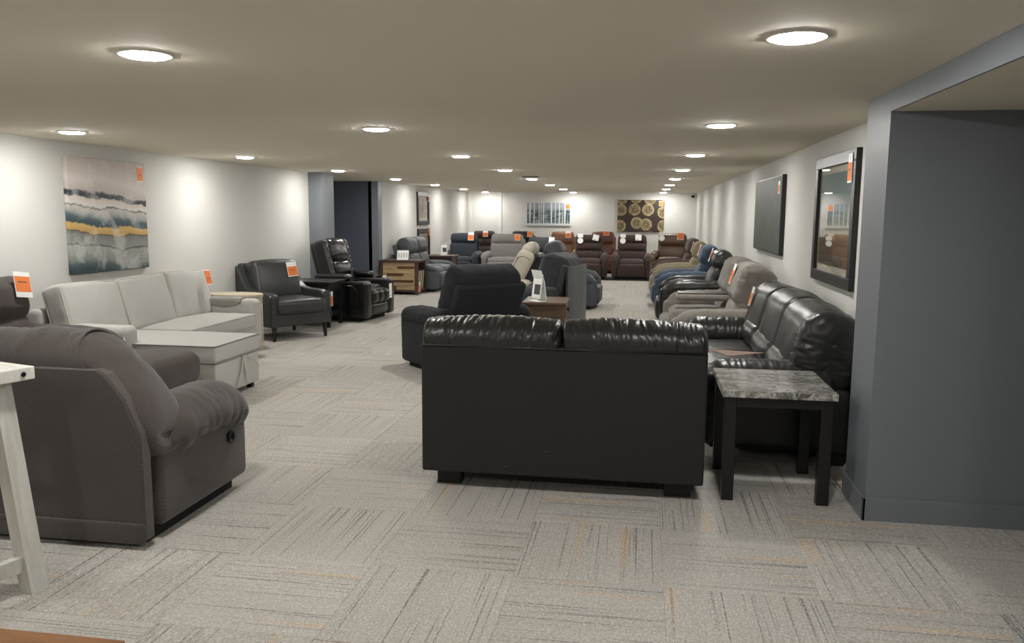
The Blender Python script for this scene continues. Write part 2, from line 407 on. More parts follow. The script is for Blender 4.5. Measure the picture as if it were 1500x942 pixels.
def tagp(o, label=None, cat=None, group=None, kind=None):
    if label: o['label'] = label
    if cat: o['category'] = cat
    if group: o['group'] = group
    if kind: o['kind'] = kind
    return o
def thing(name, label, cat, loc=(0, 0, 0), rot=0, group=None):
    e = bpy.data.objects.new(name, None); COL.objects.link(e); e.location = loc; e.rotation_euler = (0, 0, radians(rot))
    e.empty_display_size = .1
    return tagp(e, label, cat, group)
def struct(name, mb, mat, label=None, cat=None, parent=None):
    o = mb.build(name, mat, parent)
    if not parent: tagp(o, label, cat, None, 'structure')
    return o
def nz(p, f, s=0.0): return mnoise.noise(Vector((p.x*f[0]+s, p.y*f[1]+s*.37, p.z*f[2]-s*.61)))
def gather(amp, f, s=0., base=.4):
    """wrinkles: ridged noise stretched by the frequencies f"""
    def d(p):
        a = nz(p, f, s); b = nz(p, tuple(q*1.9 for q in f), s+7.7)
        return amp*((.5-abs(a))*1.2+(.3-abs(b))*base)
    return d
def world_of(o): return T(*o.location) @ RZ(o.rotation_euler.z)

# ------------------------------------------------------------------ the room
struct('floor', MB().box(XL-2.1, 3.9, YF-.2, YB+.2, -.12, -.004), M['sub'], 'patterned grey carpet tile floor of the showroom', 'floor')
FLOOR = bpy.data.objects['floor']
struct('ceiling', MB().box(XL-2.1, 3.9, YF-.2, YB+.2, ZC, ZC+.1), M['ceil'], 'low beige painted ceiling with recessed downlights', 'ceiling')
struct('wall_back', MB().box(XL-.3, XR+.3, YB, YB+.15, 0, ZC), M['wall'], 'light grey end wall behind the row of recliners', 'wall')
struct('wall_front', MB().box(XL-.3, 3.9, YF-.15, YF, 0, ZC), M['wall'], 'light grey wall closing the showroom', 'wall')
wl = struct('wall_left', MB().box(XL-.2, XL, YF, 11.8, 0, ZC).box(XL-.2, XL, 15.1, YB, 0, ZC), M['wall'], 'long light grey wall with landscape canvas and framed prints', 'wall')
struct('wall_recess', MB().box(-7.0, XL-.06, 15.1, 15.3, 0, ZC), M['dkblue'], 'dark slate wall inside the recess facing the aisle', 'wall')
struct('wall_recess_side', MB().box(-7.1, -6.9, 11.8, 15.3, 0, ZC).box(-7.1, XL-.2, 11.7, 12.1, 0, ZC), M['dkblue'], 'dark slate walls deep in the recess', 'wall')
struct('wall_pier', MB().box(XL-.2, XL+.21, 11.8, 12.3, 0, ZC), M['blue'], 'slate blue pier projecting beside the recess', 'wall')
struct('trim_1', MB().box(XL-.13, XL+.004, 15.085, 15.3, 0, ZC), M['blue'], 'slate blue jamb at the far edge of the recess', 'trim')
struct('wall_right', MB().box(XR, XR+.2, YP2, YB, 0, ZC), M['wall'], 'light grey wall behind the sofas with two pictures', 'wall')
struct('wall_alcove', MB().box(XP, 3.6, YP, YP2, 0, ZC), M['blue'], 'slate blue projecting wall beside the stone topped table', 'wall')
struct('wall_jamb', MB().box(XP, 1.40, YF, YJ, 0, ZC), M['blue'], 'slate blue wall on the near side of the opening', 'wall')
struct('wall_side', MB().box(3.6, 3.75, YF, YP2, 0, ZC), M['blue'], 'slate blue far side wall of the side area', 'wall')
struct('ceiling_soffit', MB().box(XP+.012, 3.6, YF, YP, ZS, ZC), M['ceil'], 'lowered beige ceiling over the side opening', 'ceiling')
struct('trim_3', MB().box(XP, XP+.012, YJ, YP, ZS, ZC), M['blue'], 'slate blue header strip above the side opening', 'trim')
b = MB()
b.box(XP-.016, XP, YP-.016, YP2, 0, .128, .003).box(XP-.016, 3.6, YP-.016, YP, 0, .128, .003)
struct('baseboard_alcove', b, M['blue'], 'slate blue baseboard wrapping the projecting wall', 'baseboard')
struct('baseboard_jamb', MB().box(XP-.016, XP, YF, YJ+.016, 0, .128, .003), M['blue'], 'slate blue baseboard on the near jamb', 'baseboard')
struct('trim_4', MB().box(-4.14, -4.04, YB-.02, YB, 0, ZC), M['trimw'], 'pale vertical trim strip on the end wall', 'trim')
struct('trim_5', MB().box(-5.02, -4.93, YB-.02, YB, 0, ZC), M['trimw'], 'pale vertical trim strip in the far corner', 'trim')
struct('trim_6', MB().box(-3.6, -1.83, 2.1, 2.50, 0.005, .016, .003), M['floorwood'], 'brown wood threshold at the edge of the carpet', 'trim')

# carpet tiles, quarter-turned like a chequerboard
TS, TX, TY = .6432, -.517, 3.2975
def tile_vf(x0, y0, s, z=.006, c=.0022):
    e = .0004
    V = []
    for (i, zz) in ((e, -.004), (e, z-c*.6), (e+c, z)):
        V += [(x0+i, y0+i, zz), (x0+s-i, y0+i, zz), (x0+s-i, y0+s-i, zz), (x0+i, y0+s-i, zz)]
    F = [[8, 9, 10, 11]]
    for a in (0, 4):
        for j in range(4): F.append([a+j, a+(j+1) % 4, a+4+(j+1) % 4, a+4+j])
    return V, F
def tile_mesh(cells, nm):
    V, F, U = [], [], []
    for (x0, y0, flip) in cells:
        v, f = tile_vf(x0, y0, TS); o = len(V); V += v
        for q in f:
            F.append([i+o for i in q])
            for i in q:
                a, bb = (v[i][0]-x0)/TS, (v[i][1]-y0)/TS
                U.append((bb, a) if flip else (a, bb))
    me = bpy.data.meshes.new(nm); me.from_pydata(V, [], F); uv = me.uv_layers.new(name='UVMap')
    for i, c in enumerate(U): uv.data[i].uv = c
    me.materials.append(M['carpet']); return me
tm = [tile_mesh([(-TS/2, -TS/2, f)], 'carpet_tile') for f in (False, True)]
cells = []
for i in range(-11, 6):
    for j in range(-10, 32):
        x, y = TX+i*TS, TY+j*TS
        cx, cy = x+TS/2, y+TS/2
        if (cx < XL-.4 and not 11.8 < cy < 15.4) or cy > YB+.3 or cy < YF-.3: continue
        if cx > XR+.3 and cy > YP+.3: continue
        if cx > 3.9: continue
        q = Vector((cx, cy, -CAM_H)); dz = q.dot(fwd)
        vis = False
        if dz > .5:
            px = 750+FPX*q.dot(r2)/dz; py = 471-FPX*q.dot(u2)/dz
            vis = -90 < px < 1590 and py < 1060
        cells.append((0 if vis else 1, (cx*cx+cy*cy), cx, cy, (i+j) % 2 == 1))
cells.sort()
single = [c for c in cells[:290] if c[0] == 0]; rest = cells[len(single):]
random.seed(4)
for c in single:
    o = bpy.data.objects.new('carpet_tile', tm[int(c[4])]); COL.objects.link(o); o.parent = FLOOR
    o.location = (c[2], c[3], 0)
o = bpy.data.objects.new('carpet_field', tile_mesh([(c[2]-TS/2, c[3]-TS/2, c[4]) for c in rest], 'carpet_field'))
COL.objects.link(o); o.parent = FLOOR; o['kind'] = 'stuff'

# ceiling downlights
mb_ring = MB().lathe([(.088, ZC+.01), (.105, ZC+.01), (.105, ZC-.004), (.098, ZC-.008), (.088, ZC-.006), (.088, ZC+.01)], 32)
mb_lens = MB().lathe([(.002, ZC-.003), (.087, ZC-.003), (.087, ZC-.008), (.080, ZC-.013), (.060, ZC-.016), (.002, ZC-.017)], 32)
ring0 = lens0 = None
for cx in (-4.409, -1.944, .502):
    for k in range(-1, 8):
        t = thing('ceiling_downlight', 'round recessed downlight glowing white in the beige ceiling', 'downlight', (cx, 2.985+2.7767*k, 0), 0, 'recessed ceiling downlights')
        if ring0 is None:
            ring0 = mb_ring.build('trim_ring', M['ring'], t, True, sharp=40); lens0 = mb_lens.build('lens', M['lens'], t)
        else:
            for s0 in (ring0, lens0):
                c = s0.copy(); COL.objects.link(c); c.parent = t
t = thing('ceiling_vent', 'small grey square air vent in the ceiling', 'vent', (-1.83, 13.1, ZC))
MB().box(-.16, .16, -.16, .16, -.006, .0).build('frame', M['ring'], t)
for i in range(6): MB().box(-.13, .13, -.12+i*.045, -.10+i*.045, -.012, -.005).build('slat', M['ink'], t)
t = thing('security_camera', 'small dark security camera high on the end wall', 'camera', (1.32, YB, 2.09))
MB().box(-.03, .03, -.05, 0, .02, .07, .005).build('mount', M['card'], t)
MB().lathe([(.005, -.04), (.03, -.035), (.045, 0), (.045, .03), (.005, .03)], 16, T(0, -.07, 0)).build('dome', M['blkmetal'], t, True)

# ------------------------------------------------------------------ price tags and cards
def hang_tag(label, world, w=.11, h=.17, kind='ow', drape=0):
    """card lying on a surface: local x across, z up, front face -y; kind ow = white head and orange body"""
    t = bpy.data.objects.new('price_tag', None); COL.objects.link(t); t.matrix_world = world; t.empty_display_size = .05
    tagp(t, label, 'price tag')
    if kind == 'round':
        MB().box(-w*.45, w*.45, -.004, 0, h*.62, h, .001).build('card', M['card'], t)
        MB().lathe([(w*.48, -.002), (w*.48, .002)], 20, T(0, -.002, h*.3) @ RX(pi/2)).build('disc', M['card'], t)
        MB().tube([(0, -.002, h*.5), (0, -.004, h*.65)], .004, 5).build('string', M['card'], t)
        return t
    if kind == 'white':
        c = MB().box(-w/2, w/2, -.003, 0, 0, h, .001).build('card', M['card'], t)
        MB().box(-w*.35, w*.1, -.0045, -.0025, h*.12, h*.18).build('print_line', M['ink'], c); return t
    MB().box(-w/2, w/2, -.003, 0, 0, h, .001).build('card', M['card'], t)
    zt = {'ow': .68, 'o': .95, 'owb': .82}[kind]; zb = {'ow': .06, 'o': .05, 'owb': .22}[kind]
    MB().box(-w*.46, w*.46, -.0045, -.002, h*zb, h*zt).build('orange_panel', M['orange'], t)
    MB().box(-w*.3, w*.25, -.0055, -.004, h*(zb+.36), h*(zb+.40)).build('print_line', M['ink'], t)
    if drape > 0:
        MB().box(-w/2, w/2, -.003, drape, h, h+.003).build('top_flap', M['card'], t)
    return t
def tag_on(label, root, x, y, z, tilt=0, yaw=0, roll=0, **kw):
    return hang_tag(label, world_of(root) @ T(x, y, z) @ RZ(radians(yaw)) @ RX(radians(-tilt)) @ RY(radians(roll)), **kw)

# ------------------------------------------------------------------ reclining seats
BACKS = {}
def tag_back(label, root, x, f, roll=0, out=.034, **kw):
    pre, Lb, th = BACKS[root.name]
    return hang_tag(label, world_of(root) @ pre @ T(x, -th/2-out, f*Lb) @ RY(radians(roll)), **kw)
def lump(amp=.008, f=7, s=0.): return lambda p: amp*nz(p, (f, f, f), s)
def recliner(name, label, x, y, rot, mat, W=.95, D=.95, H=1.05, n=1, aw=.16, ah=.62, tilt=14, style='split', cw=0, sh=.48, q=1,
             cat='recliner', group=None, shell=None, amp=.008, armpad=None, headw=1.0, gap=.0, foot=True, padh=.17, pilt=.24, seed=1., droop=.35, gat=0.):
    t = thing(name, label, cat, (x, y, 0), rot, group)
    sg = lambda a, b2, c: tuple(max(2, int(v*q)) for v in (a, b2, c))
    sw = (W-2*aw-cw)/n; hw = W/2
    MB().box(-hw+.07, hw-.07, -D/2+.14, D/2-.12, 0, .07).build('plinth', M['plinth'], t)
    MB().add(rbox((W-.05, D-.16, .30), .025, (1, 1, 1), 2), T(0, .01, .21)).build('base', shell or mat, t, True)
    for sx in (-1, 1):
        xa = sx*(hw-aw/2); ph = ah-padh*.6
        a = soft('arm', mat, t, (aw-.03, D*.90, ph-.05), (xa, -.02, .05+(ph-.05)/2), (.05, .07, .04), sg(3, 6, 4), 3, (.012, .012, 0), disp=lump(amp*.5, 6, seed))
        def aw_warp(p, D=D, droop=droop):
            k = max(0, -p.y-.16*D); return (p.x, p.y, p.z-droop*k*k*2.2+.03*(p.y/D))
        soft('arm_pad', armpad or mat, a, (aw+.03, D*.84, padh), (xa, -.03, ah-padh/2), (.085, .11, padh*.48), sg(4, 10, 4), 4, (.01, 0, .012), warp=aw_warp, disp=lump(amp, 11, seed+sx))
    xs = []
    for i in range(n):
        xs.append(-hw+aw+sw*(i+.5)+(cw if (cw and i >= n/2) else 0))
    Lb = (H-.40)/cos(radians(tilt)); hy = D/2-.215*cos(radians(tilt))-.86*Lb*sin(radians(tilt))
    pre = T(0, hy, .40) @ RX(-radians(tilt)); BACKS[t.name] = (pre, Lb, pilt)
    MB().add(rbox((W-2*aw+.07, .09, Lb*.9), (.03, .03, .03), (2, 1, 3), 3, (0, .02, 0)), pre @ T(0, .165, Lb*.42)).build('back_panel', shell or mat, t, True)
    for i, xc in enumerate(xs):
        soft('seat_cushion', mat, t, (sw-.004, D*.64, .20), (xc, -.10*D, sh-.10), (.06, .10, .08), sg(6, 8, 3), 4, (0, .015, .03), disp=lump(amp, 8, seed+i))
        if foot:
            soft('footrest', mat, t, (sw-.02, .13, .31), (xc, -D/2+.055, .235), (.05, .055, .06), sg(5, 3, 5), 4, (0, .02, 0), disp=lump(amp, 8, seed+3+i))
        bw = (sw-.006)*headw
        if style == 'split':
            parts = [('lumbar_cushion', .0, .56, .20, 1.0), ('head_cushion', .50, 1.0, pilt, 1.0)]
        elif style == 'three':
            parts = [('lumbar_cushion', .0, .42, .19, 1), ('middle_cushion', .38, .72, .20, 1), ('head_cushion', .68, 1.0, pilt, 1)]
        elif style == 'bighead':
            parts = [('lumbar_cushion', .0, .50, .24, 1.04), ('head_cushion', .36, 1.0, pilt, 1.04)]
        elif style == 'head':
            parts = [('lumbar_cushion', .0, .66, .19, 1), ('head_cushion', .60, 1.0, pilt, .98)]
        else:
            parts = [('back_cushion', .0, 1.0, pilt, 1)]
        for nm, a0, a1, th, wf in parts:
            hgt = (a1-a0)*Lb
            soft(nm, mat, t, (bw*wf, th, hgt), (xc, .0, (a0+a1)/2*Lb), (.08, th*.46, min(.11, hgt*.45)), sg(7, 4, 7), 4, (0, .025, .01), pre=pre, disp=(lambda p, xc=xc, bw=bw, f=lump(amp, 9, seed+a0*9+i), g=gather(gat, (5, 9, 26), seed): f(p)+(g(p)*max(0, min(1, (abs(p.x-xc)/(bw/2)-.62)*4))-.010*math.exp(-((abs(p.x-xc)/(bw/2)-.66)/.03)**2) if gat else 0)))
    if cw:
        c = soft('console', mat, t, (cw-.01, D*.74, .48), (0, -.04, .30), (.04, .06, .05), sg(3, 6, 4), 3, (.01, .02, .01))
        MB().add(rbox((cw-.02, D*.66, .07), (.03, .04, .03), (2, 3, 1), 3), T(0, -.05, ah+.035)).build('console_lid', mat, t, True)
        MB().box(-cw*.36, cw*.36, -D*.36, D*.2, ah+.068, ah+.082, .004).build('tray', M['dkblk'], t)
    return t

# ------------------------------------------------------------------ black leather set: loveseat and long sofa
def leather_sofa(name, label, x, y, rot, W, nb, ns, D=.98, cat='sofa', roll=False):
    t = thing(name, label, cat, (x, y, 0), rot); hw = W/2; aw = .26
    for sx in (-1, 1):
        for sy in (-1, 1):
            MB().box(sx*(hw-.14)-.07, sx*(hw-.14)+.07, sy*(D/2-.15)-.05, sy*(D/2-.15)+.05, 0, .105, .006).build('leg', M['foot'], t)
    MB().add(rbox((W-.06, D-.12, .24), .02, (1, 1, 1), 2), T(0, -.02, .215)).build('base', M['blk_lea'], t, True)
    MB().add(rbox((W-.01, .06, .735), (.012, .012, .012), (12, 1, 8), 1), T(0, D/2-.03, .4725)).build('back_panel', M['blk_vinyl'], t, False)
    MB().tube([(-hw+.008, D/2+.001, .838), (hw-.008, D/2+.001, .838)], .007, 6).build('welt', M['blk_lea'], t, True)
    bw = (W-.02)/nb; pre = T(0, D/2-.27, .46) @ RX(-radians(9 if roll else 14)); th = .26 if roll else .38
    if roll:
        for sx in (-1, 1):
            xr = sx*(W/4-.002); wr = W/2+.006
            def rd(p, sx=sx, xr=xr, wr=wr):
                u = (p.x-xr)/(wr/2); q_ = Vector((p.x+.35*(p.z-.86)*sx, p.y, p.z))
                top = max(0, min(1, (p.z-.845)/.05)); low = max(0, min(1, (.90-p.z)/.05))
                m_ = .55+.7*max(0, nz(p, (5, 3, 0), 4.+sx))
                g = (gather(.015, (26, 7, 6), 2.+sx, .8)(q_)*top+gather(.011, (36, 6, 12), 5.+sx, .7)(q_)*low*.7)*m_
                mid = -.006*math.exp(-((u*sx+1)/.04)**2); sm = -.006*math.exp(-((u*sx-.58)/.012)**2)
                return g+mid+sm+.008*nz(p, (4, 4, 4), sx)
            wpr = lambda p, sx=sx: (p.x, p.y, p.z+(.022*math.cos((p.x*sx+.1)*2.2)-.01)*max(0, min(1, (p.z+.02)/.06)))
            soft('back_roll', M['blk_lea'], t, (wr, .27, .20), (xr, D/2-.134, .872), (.035, .12, .095), (150, 10, 10), 6, (0, .01, .012), warp=wpr, disp=rd)
    for i in range(nb):
        xc = -hw+.01+bw*(i+.5)
        edge = (i == 0, i == nb-1)
        def disp(p, xc=xc, bw=bw, i=i):
            u = (p.x-xc)/(bw/2); k = max(0, (p.z-.70)/.26)
            g = gather(.0015, (14, 9, 7), i*3.1)(p)*min(1.0, .05+k*.7)
            e = 1.0 if (i == 0 and u < -.65) or (i == nb-1 and u > .65) else 0
            g2 = gather(.014, (7, 14, 30), i*1.7)(p)*max(e, .25*abs(u)**4)
            seam = -.008*math.exp(-((abs(u)-.72)/.018)**2)*(1 if ((i == 0 and u < 0) or (i == nb-1 and u > 0)) else 0)
            return g+g2+seam-.012*abs(u)**8+.006*nz(p, (5, 5, 5), i)
        arch = lambda p, xc=xc: (p.x, p.y, p.z+(.035*(1-((p.x+xc)/hw)**2) if p.z > 0 else 0)*min(1, p.z/.12))
        soft('back_cushion', M['blk_lea'], t, (bw-.002, th, .48 if roll else .52), (xc, -.03, .235 if roll else .25), (.07, th*.46, .15), (56, 6, 18), 5, (0, .02, .012), pre=pre, disp=disp, warp=arch)
        soft('lumbar_cushion', M['blk_lea'], t, (bw*.94 if 0 < i < nb-1 else bw-.20, .22, .22), (xc+(0 if 0 < i < nb-1 else (.09 if i == 0 else -.09)), .10, .565), (.08, .10, .10), (20, 4, 5), 4, (0, .02, .01), disp=gather(.009, (26, 10, 8), i+5.))
    sw = (W-2*aw)/ns
    for i in range(ns):
        soft('seat_cushion', M['blk_lea'], t, (sw-.004, .72, .19), (-hw+aw+sw*(i+.5), -.12, .385), (.05, .09, .08), (10, 10, 3), 4, (0, .01, .02), disp=lump(.006, 9, i))
    for sx in (-1, 1):
        xa = sx*(hw-aw/2+.006)
        a = soft('arm', M['blk_lea'], t, (aw-.05, D-.10, .40), (xa, -.04, .305), (.03, .05, .04), (3, 6, 4), 3, (.01, .01, 0))
        wp = lambda p: (p.x, p.y, p.z-.5*max(0, -p.y-.30)**2*3)
        soft('arm_pad', M['blk_lea'], a, (aw+.01, D-.16, .25), (xa, -.08, .525), (.12, .12, .12), (6, 60, 8), 5, (.01, 0, .012), warp=wp, disp=lambda p, s=sx: gather(.012, (8, 26, 10), s*2.)(p)*(.35+.65*max(0, min(1, (-p.y+.05)*3))))
    return t
LOVE = leather_sofa('loveseat', 'black leather loveseat turned so its flat back shows beside the stone topped table', -.43, 4.335+.49, 180, 1.59, 2, 2, cat='loveseat', roll=True)
for px, pz in ((.30, .155), (.07, .255)):
    MB().box(px-.016, px+.016, .4905, .492, pz, pz+.003).build('stitch', M['ink'], LOVE)
SOFA = leather_sofa('leather_sofa', 'long black leather sofa against the light grey wall under the framed print', .898, 6.335, -90, 2.44, 3, 3)
hang_tag('orange price tag lying on the back of the long black leather sofa', world_of(SOFA) @ T(0, .22, .46) @ RX(-radians(14)) @ T(-.99, -.252, .27), .12, .17, 'ow')
# brown fabric swatch lying over the seat and near arm of the long sofa
m = MB()
sp = [(.42, 5.44), (.60, 5.44), (.78, 5.47), (.92, 5.52)]
for (X_, Y_, Z_) in [(.30, 5.52, .655), (.55, 5.60, .655), (.82, 5.50, .66), (.56, 5.25, .672), (.50, 5.42, .672)]: m.v.append(Vector((X_, Y_, Z_)))
m.f += [[0, 4, 1], [1, 4, 2], [4, 3, 2]]
o = m.build('fabric_swatch', M['brncloth']); tagp(o, 'brown fabric swatch lying on the arm of the long black leather sofa', 'fabric')
md = o.modifiers.new('solid', 'SOLIDIFY'); md.thickness = .004; md.offset = 1

# ------------------------------------------------------------------ stone topped end table
t = thing('end_table', 'square end table with grey stone top and four black legs', 'table', (.75, 4.735, 0), 0)
MB().add(rbox((.60, .66, .040), .006, (1, 1, 1), 1), T(0, 0, .612)).build('top', M['stone'], t)
for sx in (-1, 1):
    for sy in (-1, 1):
        MB().box(sx*.252-.032, sx*.252+.032, sy*.275-.032, sy*.275+.032, 0, .592, .004).build('leg', M['dkblk'], t)
for sy in (-1, 1): MB().box(-.222, .222, sy*.285-.011, sy*.285+.011, .535, .592).build('apron', M['dkblk'], t)
for sx in (-1, 1): MB().box(sx*.262-.011, sx*.262+.011, -.245, .245, .535, .592).build('apron', M['dkblk'], t)

# ------------------------------------------------------------------ near brown reclining sofa (back to the viewer)
def brown_sofa():
    W, D, H = 2.05, .99, 1.05; hw = W/2
    t = thing('reclining_sofa', 'brown herringbone reclining sofa seen from its back behind the whitewashed table', 'sofa', (-2.215-hw, 3.255+D/2, 0), 180)
    MB().box(-hw+.08, hw-.08, -D/2+.1, D/2-.06, 0, .10).build('plinth', M['plinth'], t)
    MB().add(rbox((W-.10, D-.22, .30), .03, (2, 2, 1), 2), T(0, -.06, .25)).build('base', M['brn_fab'], t, True)
    # outer back: full width below the arms, drawn in towards the top
    poly = [(-hw+.03, .05), (hw-.03, .05), (hw-.03, .50), (hw-.035, .56), (hw-.10, .72), (hw-.19, .83), (hw-.23, .853), (-hw+.23, .853), (-hw+.19, .83), (-hw+.10, .72), (-hw+.035, .56), (-hw+.03, .50)]
    V = []; n = len(poly); m = MB()
    for yy, s in ((D/2-.07, 1), (D/2-.012, 1), (D/2, .988)):
        for (px, pz) in poly: m.v.append(Vector((px*s, yy, .5+(pz-.5)*(s if s < 1 else 1))))
    m.f += [[i for i in range(n)], [2*n+i for i in range(n)][::-1]]
    for a in (0, n):
        for i in range(n): m.f.append([a+i, a+(i+1) % n, a+n+(i+1) % n, a+n+i])
    bp = m.build('back_panel', M['brn_fab'], t)
    MB().add(rbox((W-.05, .012, .10), (.004, .004, .02), (10, 1, 1), 1), T(0, D/2+.006, .085)).build('skirt', M['brn_fab'], bp, True)
    bw = (W-.06)/2
    for i in range(2):
        xc = -hw+.03+bw*(i+.5); end = -1 if i == 0 else 1
        def warp(p, end=end, xc=xc, bw=bw):
            z = p.z; x = p.x
            if end and x*end > 0: x -= end*(.40*max(0, (z+.16)/.46)**1.25)*min(1, x*end/(bw*.42))**2
            return (x, p.y, z)
        def dsp(p, i=i, xc=xc, bw=bw):
            u = (p.x-xc)/(bw/2)
            return gather(.020, (11, 7, 5), i*2.3)(p)*max(0, min(1, (p.z-.78)/.12))*(.3+.9*max(0, nz(p, (3, 0, 0), 9.+i)+.3))+.008*nz(p, (6, 6, 6), i)-.014*abs(u)**10
        soft('back_cushion', M['brn_fab'], t, (bw+(.10 if end else 0), .31, .60), (xc+end*.05, D/2-.192, .700), (.09, .15, .13), (56, 8, 20), 6, (0, .015, .01), rot=RX(-radians(2)), warp=warp, disp=dsp)
        soft('seat_cushion', M['brn_seat'], t, (bw-.1, .66, .22), (xc-end*.1, -.12, .40), (.07, .1, .09), (8, 8, 3), 4, (0, .01, .03), disp=lump(.008, 8, i))
        soft('footrest', M['brn_seat'], t, (bw-.12, .13, .30), (xc-end*.1, -D/2+.08, .23), (.05, .055, .06), (5, 3, 5), 4, (0, .02, 0))
    for sx in (-1, 1):
        xa = sx*(hw-.14)
        a = MB().add(rbox((.24, .84, .44), (.03, .035, .05), (3, 5, 5), 3, (.012, .01, 0)), T(xa, -.055, .29)).build('arm', M['brn_fab'], t, True)
        def wp(p):
            k = max(0, -p.y-.08); j = max(0, p.y-.1)
            return (p.x*(1-.15*j), p.y, p.z-.75*k*k-.5*j*j)
        def dsp(p, sx=sx):
            k = max(0, min(1, (.52-p.z)/.06))
            return gather(.020, (6, 17, 6), sx*1.9)(p)*(.2+.8*k)+.008*nz(p, (7, 7, 7), sx)
        soft('arm_pad', M['brn_fab'], a, (.34, .82, .25), (xa+sx*.01, -.075, .522), (.15, .16, .12), (10, 50, 10), 6, (.01, .01, .015), warp=wp, disp=dsp)
    btn = MB().lathe([(.030, -.003), (.036, .004), (.034, .010), (.026, .008), (.022, .002)], 20, T(-hw-.012+.015, -.26, .345) @ RY(-pi/2)).build('recline_button', M['blkmetal'], t, True)
    return t
brown_sofa()

# far brown recliner against the left wall
BR2 = recliner('reclining_chair', 'brown plush recliner with raised footrest beside the light grey chaise sofa', -4.53, 5.24, 90, M['brn_seat'], W=1.10, D=1.06, H=1.06, aw=.20, ah=.66, tilt=13, style='split', q=1.8, sh=.50, seed=3.3, pilt=.26, padh=.16, foot=False)
soft('raised_footrest', M['brn_seat'], BR2, (.74, .84, .24), (0, -.80, .40), (.06, .07, .08), (10, 12, 4), 4, (0, .02, .03), disp=lump(.012, 6, 2.))
soft('footrest_underside', M['brn_seat'], BR2, (.70, .72, .14), (0, -.80, .24), (.05, .08, .05), (5, 5, 3), 3)
tag_back('orange and white price tag on the brown plush recliner by the wall', BR2, .22, 0.72, 8, w=.16, h=.20, kind='owb')

